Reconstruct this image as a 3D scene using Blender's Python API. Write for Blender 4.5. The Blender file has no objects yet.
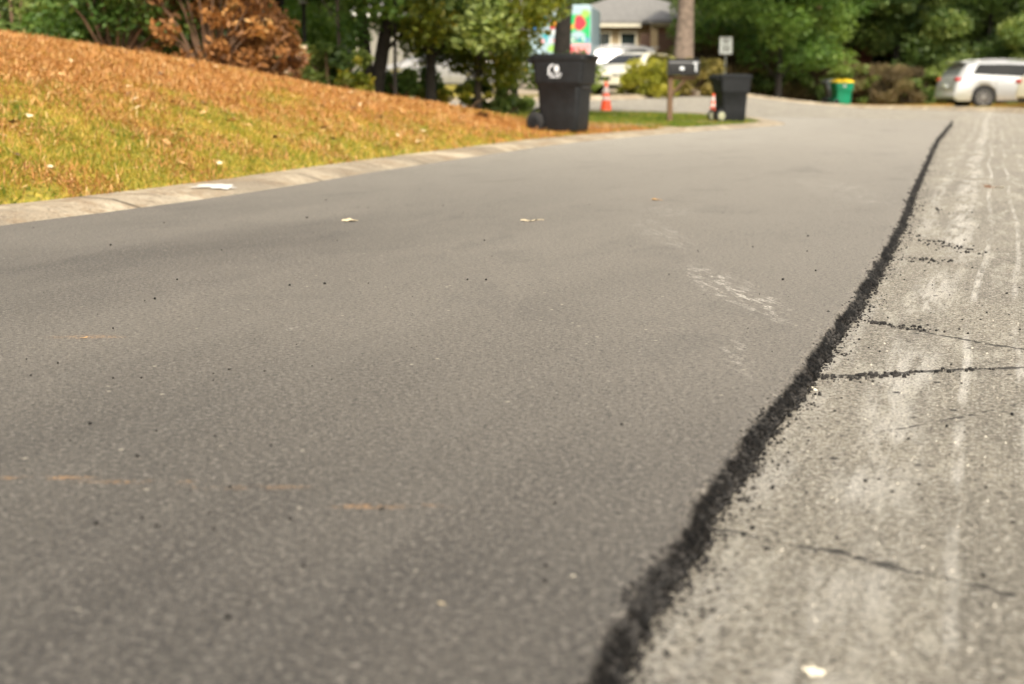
import bpy, math, random
import numpy as np
from mathutils import Vector, Matrix, noise as mn

random.seed(7)
RS = np.random.RandomState(11)
R = math.radians
scene = bpy.context.scene
COL = scene.collection

# ------------------------------------------------------------------ camera
H = 0.65
F = 50.0 / 36.0 * 1024.0
PITCH = math.atan(252.0 / F)
cam_data = bpy.data.cameras.new("camera")
cam_data.lens = 50.0
cam_data.sensor_width = 36.0
cam_data.clip_start = 0.05
cam_data.clip_end = 3000.0
cam_data.dof.use_dof = True
cam_data.dof.focus_distance = 4.0
cam_data.dof.aperture_fstop = 3.4
cam = bpy.data.objects.new("camera", cam_data)
COL.objects.link(cam)
cam.location = (0, 0, H)
cam.rotation_euler = (math.pi / 2 - PITCH, 0, 0)
scene.camera = cam

TH = 0.030
# ------------------------------------------------------------------ terrain maths
def sstep(a, b, x):
    t = np.clip((np.asarray(x, float) - a) / (b - a), 0, 1)
    return t * t * (3 - 2 * t)

def zbase(X, Y):
    """gentle rise of the ground beyond the bend, stronger to the left"""
    X = np.asarray(X, float); Y = np.asarray(Y, float)
    left = 1 - 1.0 * sstep(6, 13, X)
    rise = 0.023 * np.clip(Y - 27, 0, 50)
    return rise * left

# main kerb (road edge of the lawn), sampled from ground positions
KERB = [(-9.3, -14.0), (-5.8, -4.0), (-3.7, 2.4), (-2.33, 6.62), (-2.07, 7.25), (-1.76, 8.1), (-1.38, 9.45), (-0.90, 11.5), (-.12, 14.2), (.56, 16.6),
        (1.75, 19.5), (2.9, 21.9), (4.1, 24.1), (4.75, 25.4), (5.12, 26.6), (5.2, 27.9), (4.95, 29.5), (4.2, 31.1), (2.8, 32.5),
        (0.0, 33.6), (-6.0, 34.8), (-16.0, 36.0), (-40.0, 40.0)]
FARK = [(-40.0, 47.0), (-16.0, 42.0), (-6.0, 40.6), (0.0, 41.0), (3.2, 42.8), (5.6, 46.6), (7.6, 51.4), (9.6, 53.0), (11.6, 52.2),
        (13.2, 49.6), (14.3, 46.0), (14.6, 42.0), (13.6, 36.0), (12.2, 30.0), (9.1, 20.0), (5.9, 10.0), (2.8, 0.0), (-1.9, -14.0)]

def smooth_poly(pts, it=2):
    p = [tuple(q) for q in pts]
    for _ in range(it):
        q = [p[0]]
        for a, b in zip(p[:-1], p[1:]):
            q.append((a[0] * .75 + b[0] * .25, a[1] * .75 + b[1] * .25))
            q.append((a[0] * .25 + b[0] * .75, a[1] * .25 + b[1] * .75))
        q.append(p[-1])
        p = q
    return p
KERB_S = smooth_poly(KERB)
FARK_S = smooth_poly(FARK)
POLY1 = np.array(KERB_S + [(-300, 40), (-300, -200), (-60, -200)])
POLY2 = np.array(FARK_S + [(-40, -80), (400, -80), (400, 600), (-400, 600), (-400, 50)])

def seg_dist(X, Y, pts, closed=False):
    d = np.full(X.shape, 1e9)
    n = len(pts)
    for i in range(n if closed else n - 1):
        a = pts[i]; b = pts[(i + 1) % n]
        dx, dy = b[0] - a[0], b[1] - a[1]
        L = dx * dx + dy * dy + 1e-12
        t = np.clip(((X - a[0]) * dx + (Y - a[1]) * dy) / L, 0, 1)
        d = np.minimum(d, np.hypot(X - a[0] - t * dx, Y - a[1] - t * dy))
    return d

def inside(X, Y, pts):
    c = np.zeros(X.shape, bool)
    n = len(pts)
    for i in range(n):
        a = pts[i]; b = pts[(i + 1) % n]
        cond = ((a[1] > Y) != (b[1] > Y))
        xi = (b[0] - a[0]) * (Y - a[1]) / (b[1] - a[1] + 1e-12) + a[0]
        c ^= cond & (X < xi)
    return c

def sdist(X, Y):
    """positive on lawn side (either region), negative on the road; also returns side flag"""
    X = np.atleast_1d(np.asarray(X, float)); Y = np.atleast_1d(np.asarray(Y, float))
    d1 = seg_dist(X, Y, KERB_S); d2 = seg_dist(X, Y, FARK_S)
    i1 = inside(X, Y, POLY1); i2 = inside(X, Y, POLY2)
    s1 = np.where(i1, d1, -d1); s2 = np.where(i2, d2, -d2)
    return s1, s2

def bank(X, Y, d1):
    a = 2.05 * (1 - sstep(12.5, 26.5, Y)) * (0.25 + 0.75 * sstep(-16, 4, Y))
    h = a * (1 - np.exp(-np.clip(d1, 0, 50) / 5.0))
    h = h * (1 - .95 * np.exp(-((X - .35) ** 2 + (Y - 18.1) ** 2) / .85 ** 2))
    return h

def zlawn(X, Y, fine=True):
    s1, s2 = sdist(X, Y)
    X = np.atleast_1d(np.asarray(X, float)); Y = np.atleast_1d(np.asarray(Y, float))
    zb = zbase(X, Y)
    D = np.maximum(s1, s2)
    up = sstep(0.20, 0.54, D)
    z = zb - 0.10 + up * 0.155
    z = z + np.where(s1 > 0, bank(X, Y, s1 - 0.3), 0)
    und = 0.03 * np.sin(X * 1.1 + 0.5 * Y) * np.sin(Y * 0.7 - 0.3 * X)
    z = z + und * sstep(0.5, 1.6, D)
    z = z + np.where(s2 > 0, 0.06 * sstep(1, 9, s2), 0)
    return z

def ground(X, Y):
    """top of whatever ground is there"""
    s1, s2 = sdist(X, Y)
    z = np.maximum(zlawn(X, Y), zbase(X, Y))
    on_k = (np.maximum(s1, s2) > 0) & (np.maximum(s1, s2) < 0.45)
    z = np.where(on_k, np.maximum(z, zbase(X, Y) + 0.055), z)
    return float(z[0]) if z.size == 1 else z

def ray(px, py):
    a = (px - 512) / F; b = -(py - 342) / F
    cp, sp = math.cos(PITCH), math.sin(PITCH)
    return Vector((a, cp + b * sp, -sp + b * cp))

def at(px, py, ymin=0.5, ymax=160):
    """where the photograph's line of sight through a pixel meets the ground"""
    r = ray(px, py)
    ys = np.concatenate([np.arange(ymin, 12, 0.02), np.arange(12, ymax, 0.05)])
    t = ys / r.y
    X = r.x * t; Z = H + r.z * t
    g = ground(X, ys)
    below = np.where(Z < g)[0]
    i = below[0] if len(below) else len(ys) - 1
    if -.02 < g[i] < .004 and (X[i] + .43) * CP - ys[i] * SP < -.05:     # on the raised new layer
        t = (TH + .005 - H) / r.z
        return Vector((r.x * t, r.y * t, TH + .005))
    return Vector((X[i], ys[i], g[i]))

def pt(px, Y, z=None):
    X = (px - 512) / F * Y / math.cos(PITCH) * 0.985
    r = ray(px, 100)
    X = r.x * Y / r.y
    return Vector((X, Y, ground(X, Y) if z is None else z))

def zat(py, Y):
    r = ray(512, py)
    return H + r.z * Y / r.y

# road frame: u across (right positive), v along
PHI = math.atan(0.335)
CP, SP = math.cos(PHI), math.sin(PHI)
def uv_of(X, Y):
    return CP * (X + .43) - SP * Y, SP * (X + .43) + CP * Y
def xy_of(u, v):
    return u * CP + v * SP - .43, -u * SP + v * CP

# ------------------------------------------------------------------ mesh helpers
def new_mesh_np(name, V, Fq, mats, parent=None, smooth=False, loc=(0, 0, 0)):
    me = bpy.data.meshes.new(name)
    V = np.asarray(V, np.float32); Fq = np.asarray(Fq, np.int32)
    k = Fq.shape[1]
    me.vertices.add(len(V)); me.vertices.foreach_set("co", V.ravel())
    me.loops.add(Fq.size); me.loops.foreach_set("vertex_index", Fq.ravel())
    me.polygons.add(len(Fq))
    me.polygons.foreach_set("loop_start", np.arange(0, Fq.size, k, dtype=np.int32))
    me.polygons.foreach_set("loop_total", np.full(len(Fq), k, np.int32))
    if smooth:
        me.polygons.foreach_set("use_smooth", np.ones(len(Fq), bool))
    me.update(calc_edges=True)
    o = bpy.data.objects.new(name, me)
    COL.objects.link(o)
    for m in (mats if isinstance(mats, (list, tuple)) else [mats]):
        me.materials.append(m)
    o.parent = parent
    o.location = loc
    return o

def fattr(o, name, arr, domain='POINT', typ='FLOAT'):
    a = o.data.attributes.new(name, typ, domain)
    arr = np.asarray(arr, np.float32)
    if typ == 'FLOAT':
        a.data.foreach_set("value", arr.ravel())
    elif typ == 'FLOAT_VECTOR':
        a.data.foreach_set("vector", arr.ravel())

def rot_z(a):
    return Matrix.Rotation(a, 4, 'Z')

class MB:
    """collects faces of one mesh object"""
    def __init__(s):
        s.v = []; s.f = []; s.m = []
    def add(s, vs, fs, mi=0, M=None):
        n = len(s.v)
        for p in vs:
            p = Vector(p)
            s.v.append(M @ p if M is not None else p)
        for f in fs:
            s.f.append([i + n for i in f]); s.m.append(mi)
    def box(s, c, d, mi=0, M=None, taper=(1, 1), bev=0.0):
        x, y, z = c; a, b, h = d[0] / 2, d[1] / 2, d[2] / 2
        if bev <= 0:
            vs = []
            for sz in (-1, 1):
                tx, ty = (1, 1) if sz < 0 else taper
                for sx, sy in ((-1, -1), (1, -1), (1, 1), (-1, 1)):
                    vs.append((x + sx * a * tx, y + sy * b * ty, z + sz * h))
            s.add(vs, [(3, 2, 1, 0), (4, 5, 6, 7), (0, 1, 5, 4), (1, 2, 6, 5), (2, 3, 7, 6), (3, 0, 4, 7)], mi, M)
            return
        rings = []
        prof = [(-h, bev), (-h + bev, 0), (h - bev, 0), (h, bev)]
        for zz, ins in prof:
            k = (zz + h) / (2 * h)
            tx = 1 + (taper[0] - 1) * k; ty = 1 + (taper[1] - 1) * k
            rings.append([(x + px, y + py, z + zz) for px, py in rrect(a * tx - ins, b * ty - ins, max(bev, .0005), 2)])
        s.loft(rings, mi, M)
    def loft(s, rings, mi=0, M=None, cap=True):
        n = len(rings[0]); vs = [p for r in rings for p in r]; fs = []
        for i in range(len(rings) - 1):
            for j in range(n):
                k = (j + 1) % n
                fs.append((i * n + j, i * n + k, (i + 1) * n + k, (i + 1) * n + j))
        if cap:
            fs.append(tuple(reversed(range(n))))
            fs.append(tuple(range((len(rings) - 1) * n, len(rings) * n)))
        s.add(vs, fs, mi, M)
    def tube(s, pts, rad, n=8, mi=0, M=None, cap=True):
        pts = [Vector(p) for p in pts]
        if not isinstance(rad, (list, tuple)):
            rad = [rad] * len(pts)
        rings = []
        ref = None
        for i, p in enumerate(pts):
            d = (pts[min(i + 1, len(pts) - 1)] - pts[max(i - 1, 0)]).normalized()
            if ref is None:
                ref = Vector((1, 0, 0)) if abs(d.x) < .9 else Vector((0, 1, 0))
            a = d.cross(ref).normalized(); b = a.cross(d).normalized()
            # ring counter-clockwise about d
            rings.append([p + rad[i] * (math.cos(t) * b + math.sin(t) * -a * -1) for t in [2 * math.pi * k / n for k in range(n)]])
            ref = b
        s.loft(rings, mi, M, cap)
    def lathe(s, prof, n=24, mi=0, M=None, cap=True):
        rings = [[(r * math.cos(2 * math.pi * k / n), r * math.sin(2 * math.pi * k / n), z) for k in range(n)] for r, z in prof]
        s.loft(rings, mi, M, cap)
    def build(s, name, mats, parent=None, smooth=False, loc=(0, 0, 0), rz=0.0, bevel=0):
        me = bpy.data.meshes.new(name)
        me.from_pydata([tuple(p) for p in s.v], [], s.f)
        for m in (mats if isinstance(mats, (list, tuple)) else [mats]):
            me.materials.append(m)
        me.polygons.foreach_set("material_index", s.m)
        if smooth:
            me.polygons.foreach_set("use_smooth", [True] * len(s.f))
        me.validate(); me.update()
        import bmesh
        bm = bmesh.new(); bm.from_mesh(me)
        bmesh.ops.recalc_face_normals(bm, faces=bm.faces)
        bm.to_mesh(me); bm.free()
        o = bpy.data.objects.new(name, me)
        COL.objects.link(o)
        o.parent = parent; o.location = loc; o.rotation_euler = (0, 0, rz)
        if smooth:
            try:
                me.set_sharp_from_angle(angle=R(38))
            except Exception:
                pass
        if bevel:
            b = o.modifiers.new("bevel", 'BEVEL'); b.width = bevel; b.segments = 2; b.limit_method = 'ANGLE'; b.angle_limit = R(40)
        return o

def rrect(a, b, r, seg=3):
    r = min(r, a * .98, b * .98)
    out = []
    for cx, cy, t0 in ((a - r, b - r, 0), (-a + r, b - r, 90), (-a + r, -b + r, 180), (a - r, -b + r, 270)):
        for k in range(seg + 1):
            t = R(t0 + 90 * k / seg)
            out.append((cx + r * math.cos(t), cy + r * math.sin(t)))
    return out

def tag(o, label=None, cat=None, group=None, kind=None):
    if label: o['label'] = label
    if cat: o['category'] = cat
    if group: o['group'] = group
    if kind: o['kind'] = kind
    return o

def empty(name, loc, rz=0.0, label=None, cat=None, group=None):
    o = bpy.data.objects.new(name, None)
    COL.objects.link(o)
    o.empty_display_size = .2
    o.location = loc; o.rotation_euler = (0, 0, rz)
    return tag(o, label, cat, group)

def copy_tree(o, parent=None):
    c = o.copy(); COL.objects.link(c)
    if parent is not None: c.parent = parent
    for ch in [k for k in bpy.data.objects if k.parent == o]:
        copy_tree(ch, c)
    return c

# ------------------------------------------------------------------ node helpers
class NT:
    def __init__(s, name):
        s.mat = bpy.data.materials.new(name); s.mat.use_nodes = True
        s.t = s.mat.node_tree; s.t.nodes.clear()
        s.out = s.t.nodes.new("ShaderNodeOutputMaterial")
    def n(s, typ, **kw):
        nd = s.t.nodes.new(typ)
        for k, v in kw.items():
            setattr(nd, k, v)
        return nd
    def link(s, a, b):
        s.t.links.new(a, b)
    def put(s, sock, v):
        if hasattr(v, 'is_output'):
            s.link(v, sock)
        elif isinstance(v, (tuple, list)):
            if len(v) == 3 and len(sock.default_value) == 4:
                v = (*v, 1)
            sock.default_value = v
        else:
            sock.default_value = v
    def math(s, op, a, b=0.0, c=None, clamp=False):
        nd = s.n("ShaderNodeMath", operation=op, use_clamp=clamp)
        s.put(nd.inputs[0], a); s.put(nd.inputs[1], b)
        if c is not None: s.put(nd.inputs[2], c)
        return nd.outputs[0]
    def vmath(s, op, a, b=(0, 0, 0)):
        nd = s.n("ShaderNodeVectorMath", operation=op)
        s.put(nd.inputs[0], a); s.put(nd.inputs[1], b)
        return nd.outputs[1] if op in ('LENGTH', 'DISTANCE', 'DOT_PRODUCT') else nd.outputs[0]
    def ss(s, x, a, b, to0=0.0, to1=1.0):
        nd = s.n("ShaderNodeMapRange", interpolation_type='SMOOTHSTEP')
        s.put(nd.inputs[0], x); s.put(nd.inputs[1], a); s.put(nd.inputs[2], b); s.put(nd.inputs[3], to0); s.put(nd.inputs[4], to1)
        return nd.outputs[0]
    def mix(s, f, a, b, typ='MIX'):
        nd = s.n("ShaderNodeMix", data_type='RGBA', blend_type=typ)
        s.put(nd.inputs[0], f); s.put(nd.inputs[6], a); s.put(nd.inputs[7], b)
        return nd.outputs[2]
    def noise(s, vec, scale, detail=3, rough=.5, dist=0.0, out=0):
        nd = s.n("ShaderNodeTexNoise")
        if vec is not None: s.link(vec, nd.inputs['Vector'])
        nd.inputs['Scale'].default_value = scale; nd.inputs['Detail'].default_value = detail
        nd.inputs['Roughness'].default_value = rough; nd.inputs['Distortion'].default_value = dist
        return nd.outputs[out]
    def voro(s, vec, scale, feature='F1', out='Distance', rnd=1.0):
        nd = s.n("ShaderNodeTexVoronoi", feature=feature)
        if vec is not None: s.link(vec, nd.inputs['Vector'])
        nd.inputs['Scale'].default_value = scale
        nd.inputs['Randomness'].default_value = rnd
        return nd.outputs[out]
    def map(s, vec, scale=(1, 1, 1), loc=(0, 0, 0), rot=(0, 0, 0)):
        nd = s.n("ShaderNodeMapping")
        s.link(vec, nd.inputs[0])
        nd.inputs['Location'].default_value = loc; nd.inputs['Rotation'].default_value = rot; nd.inputs['Scale'].default_value = scale
        return nd.outputs[0]
    def attr(s, name, out='Fac'):
        nd = s.n("ShaderNodeAttribute"); nd.attribute_name = name
        return nd.outputs[out]
    def obj(s):
        return s.n("ShaderNodeTexCoord").outputs['Object']
    def sep(s, v):
        nd = s.n("ShaderNodeSeparateXYZ"); s.link(v, nd.inputs[0]); return nd.outputs
    def bump(s, h, strength=.5, dist=.01):
        nd = s.n("ShaderNodeBump"); nd.inputs['Strength'].default_value = strength; nd.inputs['Distance'].default_value = dist
        s.link(h, nd.inputs['Height']); return nd.outputs[0]
    def pbr(s, color, rough=.6, metal=0.0, normal=None, spec=.5, coat=0.0, trans=0.0):
        nd = s.n("ShaderNodeBsdfPrincipled")
        s.put(nd.inputs['Base Color'], color); s.put(nd.inputs['Roughness'], rough); s.put(nd.inputs['Metallic'], metal)
        s.put(nd.inputs['Specular IOR Level'], spec)
        if coat: nd.inputs['Coat Weight'].default_value = coat; nd.inputs['Coat Roughness'].default_value = .06
        if trans: nd.inputs['Transmission Weight'].default_value = trans
        if normal is not None: s.link(normal, nd.inputs['Normal'])
        s.link(nd.outputs[0], s.out.inputs[0])
        return nd

def simple(name, col, rough=.6, metal=0.0, var=.12, scale=6.0, spec=.5, coat=0.0, bump=0.0, bscale=60):
    m = NT(name)
    o = m.obj()
    nz = m.noise(o, scale, 4, .6)
    lo = tuple(c * (1 - var) for c in col); hi = tuple(min(1, c * (1 + var)) for c in col)
    c = m.mix(m.ss(nz, .3, .7), lo, hi)
    nrm = m.bump(m.noise(o, bscale, 3), bump, .004) if bump else None
    m.pbr(c, rough, metal, nrm, spec, coat)
    return m.mat

def leaf_mat(name, cols, rough=.55, trans=.35, attr='rnd'):
    """cols: list of (pos, colour) by a per-leaf random value"""
    m = NT(name)
    ramp = m.n("ShaderNodeValToRGB")
    el = ramp.color_ramp.elements
    while len(el) < len(cols): el.new(.5)
    for e, (p, c) in zip(el, cols):
        e.position = p; e.color = (*c, 1)
    m.link(m.attr(attr), ramp.inputs[0])
    p = m.n("ShaderNodeBsdfPrincipled")
    m.link(ramp.outputs[0], p.inputs['Base Color']); p.inputs['Roughness'].default_value = rough
    p.inputs['Specular IOR Level'].default_value = .35
    t = m.n("ShaderNodeBsdfTranslucent")
    br = m.mix(1.0, ramp.outputs[0], (1.5, 1.6, .8, 1), 'MULTIPLY')
    m.link(br, t.inputs[0])
    mx = m.n("ShaderNodeMixShader"); mx.inputs[0].default_value = trans
    m.link(p.outputs[0], mx.inputs[1]); m.link(t.outputs[0], mx.inputs[2])
    m.link(mx.outputs[0], m.out.inputs[0])
    return m.mat

# ------------------------------------------------------------------ materials: roads
EDGE_PIX = [(572, 760), (620, 684), (662, 612), (694, 556), (735, 492), (770, 440), (800, 400), (836, 345), (866, 302), (888, 262),
            (903, 232), (917, 192), (928, 165), (938, 142), (950, 127), (956, 119)]
EDGE = []
for px, py in EDGE_PIX:
    r = ray(px, py); t = -H / r.z
    EDGE.append(uv_of(r.x * t, r.y * t))
EDGE_V = np.array([e[1] for e in EDGE]); EDGE_U = np.array([e[0] for e in EDGE])

def mat_new_asphalt():
    m = NT("fresh_asphalt")
    p = m.attr("ruv", "Vector")
    edge = m.attr("edge")
    big = m.noise(m.map(p, (1.0, .28, 1)), 0.9, 4, .55)
    mid = m.noise(m.map(p, (1.0, .45, 1)), 4.5, 4, .6)
    fine = m.noise(p, 150, 3, .62)
    fine2 = m.noise(p, 240, 2, .6)
    pit = m.voro(p, 170)
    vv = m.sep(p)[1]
    far_sheen = m.ss(m.math('ADD', vv, m.math('MULTIPLY', m.math('SUBTRACT', big, .5), 9.0)), 1.0, 10.0)  # road sheen painted in: colour pales patchily with distance
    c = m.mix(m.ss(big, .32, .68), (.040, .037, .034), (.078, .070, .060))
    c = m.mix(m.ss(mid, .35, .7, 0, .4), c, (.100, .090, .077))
    c = m.mix(m.math('MULTIPLY', far_sheen, .5), c, (.30, .274, .235))
    c = m.mix(m.ss(vv, 5.0, 20.0, 0, .75), c, (.50, .465, .40))  # far end paler still, the same sheen put into the colour
    uu = m.math('ADD', m.sep(p)[0], m.math('MULTIPLY', m.math('SUBTRACT', big, .5), 2.5))
    lane_vignette = m.math('MULTIPLY', m.ss(uu, -3.6, -1.0), m.ss(vv, 1.2, 4.2))  # lens vignette painted in: left and near asphalt kept darker
    c = m.mix(m.math('MULTIPLY', lane_vignette, .45), c, (.285, .255, .21))
    # stones and bitumen voids
    c = m.mix(m.ss(fine, .47, .66, 0, .6), c, (.20, .178, .145))
    c = m.mix(m.ss(fine, .47, .37, 0, .8), c, (.028, .026, .024))
    c = m.mix(m.ss(m.noise(p, 62, 4, .75), .58, .68, 0, .65), c, (.036, .033, .031))
    # dark oily scuffs
    sc = m.noise(m.map(p, (1.0, .5, 1), rot=(0, 0, .5)), 2.6, 6, .72, .6)
    c = m.mix(m.ss(sc, .50, .80, 0, .45), c, (.050, .047, .045))
    rl = m.noise(m.map(p, (5.0, .10, 1)), 1.5, 4, .6)
    c = m.mix(m.ss(rl, .52, .72, 0, .12), c, (.20, .185, .16))
    pits = m.noise(p, 80, 6, .85)
    c = m.mix(m.ss(pits, .46, .38, 0, .92), c, (.026, .024, .022))
    c = m.mix(m.ss(pits, .54, .62, 0, .75), c, (.31, .285, .245))
    pl = m.noise(p, 28, 5, .8)
    c = m.mix(m.ss(pl, .42, .32, 0, .55), c, (.040, .037, .034))
    # rare pale chips
    v = m.voro(p, 33, out='Color')
    vs = m.sep(v)[0]
    vd = m.voro(p, 33)
    chip = m.math('MULTIPLY', m.math('GREATER_THAN', vs, .972), m.math('LESS_THAN', vd, .16))
    c = m.mix(m.math('MULTIPLY', chip, .8), c, (.42, .38, .30))
    # rusty clay smears across the mat
    def ell(cu, cv, ru, rv, rot=0):
        q = m.vmath('SUBTRACT', p, (cu, cv, .613))
        q = m.map(q, (1, 1, 1), rot=(0, 0, rot))
        q = m.vmath('MULTIPLY', q, (1 / ru, 1 / rv, 0))
        return m.ss(m.vmath('LENGTH', q), 1.0, .25)
    def g(px, py):
        r = ray(px, py); t = -(H - TH) / r.z
        return uv_of(r.x * t, r.y * t)
    smear_n = m.math('MULTIPLY', m.ss(m.noise(p, 12, 5, .75), .44, .60), m.ss(fine, .42, .58))
    for (px, py, ru, rv, rot, k) in ((45, 480, .13, .016, -.33, .75), (150, 484, .16, .018, -.33, .5), (390, 509, .12, .02, -.33, .8), (235, 490, .2, .02, -.33, .35), (90, 338, .15, .04, -.33, .5)):
        cu, cv = g(px, py)
        c = m.mix(m.math('MULTIPLY', m.math('MULTIPLY', ell(cu, cv, ru, rv, rot), smear_n), k), c, (.46, .26, .11))
    # pale dusty tyre prints
    tread = m.n("ShaderNodeTexWave", wave_type='BANDS', bands_direction='Y')
    m.link(m.map(p, (1, 1, 1), rot=(0, 0, .5)), tread.inputs['Vector'])
    tread.inputs['Scale'].default_value = 9.0; tread.inputs['Distortion'].default_value = 5.0; tread.inputs['Detail'].default_value = 3; tread.inputs['Detail Scale'].default_value = 3
    dn = m.ss(m.noise(p, 34, 4, .7), .45, .62)
    tr = m.math('MULTIPLY', m.ss(tread.outputs[1], .35, .75), dn)
    def track(a, b2, w, k, c):
        ua, va = g(*a); ub, vb = g(*b2)
        ang = math.atan2(vb - va, ub - ua); L = math.hypot(ub - ua, vb - va) / 2
        q = m.vmath('SUBTRACT', p, ((ua + ub) / 2, (va + vb) / 2, .613))
        q = m.map(q, (1, 1, 1), rot=(0, 0, -ang))
        lug = m.ss(m.noise(m.map(m.map(p, (1, 1, 1), rot=(0, 0, R(60))), (10, 46, 1)), 1.0, 4, .7), .50, .60)
        q = m.vmath('MULTIPLY', q, (1 / L, 1 / w, 0))
        f = m.math('MULTIPLY', m.ss(m.vmath('LENGTH', q), 1.0, .35), m.math('MULTIPLY', lug, m.ss(fine, .42, .56)))
        return m.mix(m.math('MULTIPLY', m.math('MULTIPLY', f, k), m.ss(m.noise(p, 9, 4, .7), .36, .60, .25, 1.0)), c, (.58, .54, .47))
    for a, b2, w, k in (((684, 258), (752, 318), .085, .75), ((712, 268), (800, 336), .10, .95), ((628, 214), (700, 258), .13, .45), ((800, 176), (900, 212), .30, .45), ((728, 330), (752, 392), .05, .45),
                        ((640, 202), (690, 222), .2, .3), ((255, 338), (330, 322), .02, .5)):
        c = track(a, b2, w, k, c)
    # raw crumbling edge: uncompacted dark mix
    en = m.math('ADD', edge, m.math('MULTIPLY', m.math('SUBTRACT', m.noise(p, 30, 3, .6), .5), .5))
    dark = m.mix(m.ss(fine2, .45, .62), (.003, .003, .003), (.026, .023, .020))
    ef = m.ss(en, .26, .56, 0, 1)
    c = m.mix(ef, c, dark)
    h = m.math('ADD', m.math('MULTIPLY', pits, 1.6), m.math('MULTIPLY', m.ss(pit, .1, .6), .35))
    nrm = m.bump(h, .75, .0045)
    pb = m.pbr(c, m.ss(fine, .3, .7, .55, .75), 0, nrm, .45)
    m.link(m.math('SUBTRACT', .45, m.math('MULTIPLY', ef, .38)), pb.inputs['Specular IOR Level'])
    return m.mat

def mat_old_asphalt():
    m = NT("worn_asphalt")
    p = m.attr("ruv", "Vector")
    s = m.sep(p); u, v = s[0], s[1]
    col = m.voro(p, 115, out='Color')
    cs = m.sep(col)[0]
    d = m.voro(p, 115)
    fine = m.noise(p, 165, 3, .65)
    big = m.noise(m.map(p, (1, .35, 1)), 1.6, 4, .6)
    mid = m.noise(m.map(p, (1, .4, 1)), 7, 4, .6)
    base = m.mix(m.ss(big, .35, .65), (.33, .295, .24), (.43, .385, .30))
    base = m.mix(m.ss(mid, .42, .68, 0, .6), base, (.48, .43, .335))
    stone = m.mix(m.ss(cs, .1, .9), (.09, .08, .066), (.50, .46, .38))
    c = m.mix(m.ss(d, .62, .28, 0, .72), base, stone)
    med = m.noise(p, 60, 4, .7)
    c = m.mix(m.ss(med, .46, .34, 0, .6), c, (.11, .10, .083))
    c = m.mix(m.ss(fine, .49, .38, 0, .85), c, (.065, .060, .052))
    c = m.mix(m.ss(fine, .57, .66, 0, .6), c, (.62, .58, .50))
    wob2 = m.noise(m.map(p, (1, .22, 1)), 3.2, 6, .75)
    c = m.mix(m.ss(wob2, .56, .40, 0, .38), c, (.15, .135, .11))
    agg = m.noise(p, 95, 6, .85)
    c = m.mix(m.ss(agg, .47, .39, 0, .85), c, (.060, .055, .047))
    c = m.mix(m.ss(agg, .52, .60, 0, .75), c, (.72, .67, .57))
    # chalky scrapes running along the road
    def band(u0, w):
        return m.ss(m.math('ABSOLUTE', m.math('SUBTRACT', m.math('ADD', u, m.math('MULTIPLY', m.math('SUBTRACT', m.noise(m.map(p, (.0, .35, 1)), 1.0, 2), .5), .14)), u0)), w, w * .25)
    ln = m.noise(m.map(p, (1, .12, 1)), 26, 4, .6)
    pat = m.noise(m.map(p, (1, .4, 1)), 3.2, 3, .6)
    speck = m.ss(fine, .36, .52)
    allb = None
    for u0, w, k in ((.27, .09, .8), (.40, .016, .9), (.52, .015, .8), (.66, .02, .35), (.84, .018, .5), (1.02, .015, .35), (1.3, .02, .4), (1.9, .05, .3), (.10, .05, .4)):
        b = m.math('MULTIPLY', band(u0, w), k)
        allb = b if allb is None else m.math('MAXIMUM', allb, b)
    w_ = m.math('MULTIPLY', m.math('MULTIPLY', allb, m.ss(pat, .36, .58)), m.ss(ln, .36, .58))
    w_ = m.math('MULTIPLY', w_, speck)
    c = m.mix(m.math('MULTIPLY', w_, .9), c, (.82, .78, .70))
    # scattered chalky patches everywhere
    pm = m.math('MULTIPLY', m.ss(m.noise(m.map(p, (1, .22, 1)), 8.0, 6, .75), .53, .68), speck)
    c = m.mix(m.math('MULTIPLY', pm, .75), c, (.68, .64, .54))
    # pale chips
    c = m.mix(m.math('MULTIPLY', m.math('GREATER_THAN', cs, .95), m.ss(d, .5, .3)), c, (.66, .62, .54))
    # dark bitumen spots
    dk = m.voro(p, 21); dks = m.sep(m.voro(p, 21, out='Color'))[1]
    c = m.mix(m.math('MULTIPLY', m.math('GREATER_THAN', dks, .90), m.ss(dk, .24, .12)), c, (.02, .019, .018))
    # cracks
    def crack(v0, slope, wob, w, umin):
        wn = m.math('MULTIPLY', m.math('SUBTRACT', m.noise(m.map(p, (1, 0, 1), loc=(v0, 0, 0)), 5.0, 6, .65), .5), wob)
        line = m.math('ADD', m.math('ADD', v0, m.math('MULTIPLY', u, slope)), wn)
        dist = m.math('ABSOLUTE', m.math('SUBTRACT', v, line))
        ww = m.math('MULTIPLY', w, m.ss(m.noise(p, 14, 3), .3, .7, .35, 1.3))
        dd = m.math('DIVIDE', m.math('ADD', dist, m.math('MULTIPLY', m.math('SUBTRACT', m.noise(p, 45, 3, .7), .42), .05)), ww)
        return m.math('MULTIPLY', m.ss(dd, 1.0, .3), m.ss(u, umin, umin + .05))
    def g(px, py):
        r = ray(px, py); t = -H / r.z
        return uv_of(r.x * t, r.y * t)
    cr = None
    for (a, b, wob, w) in (((835, 376), (1020, 367), .10, .026), ((872, 322), (1024, 350), .12, .022), ((700, 524), (930, 575), .12, .014), ((880, 432), (1024, 404), .14, .011),
                           ((915, 235), (1010, 262), .35, .012), ((905, 208), (1024, 200), .5, .012)):
        ua, va = g(*a); ub, vb = g(*b)
        sl = (vb - va) / (ub - ua)
        k = crack(va - sl * ua, sl, wob, w, ua - .02)
        cr = k if cr is None else m.math('MAXIMUM', cr, k)
    c = m.mix(m.math('MULTIPLY', cr, .9), c, (.03, .028, .025))
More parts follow.
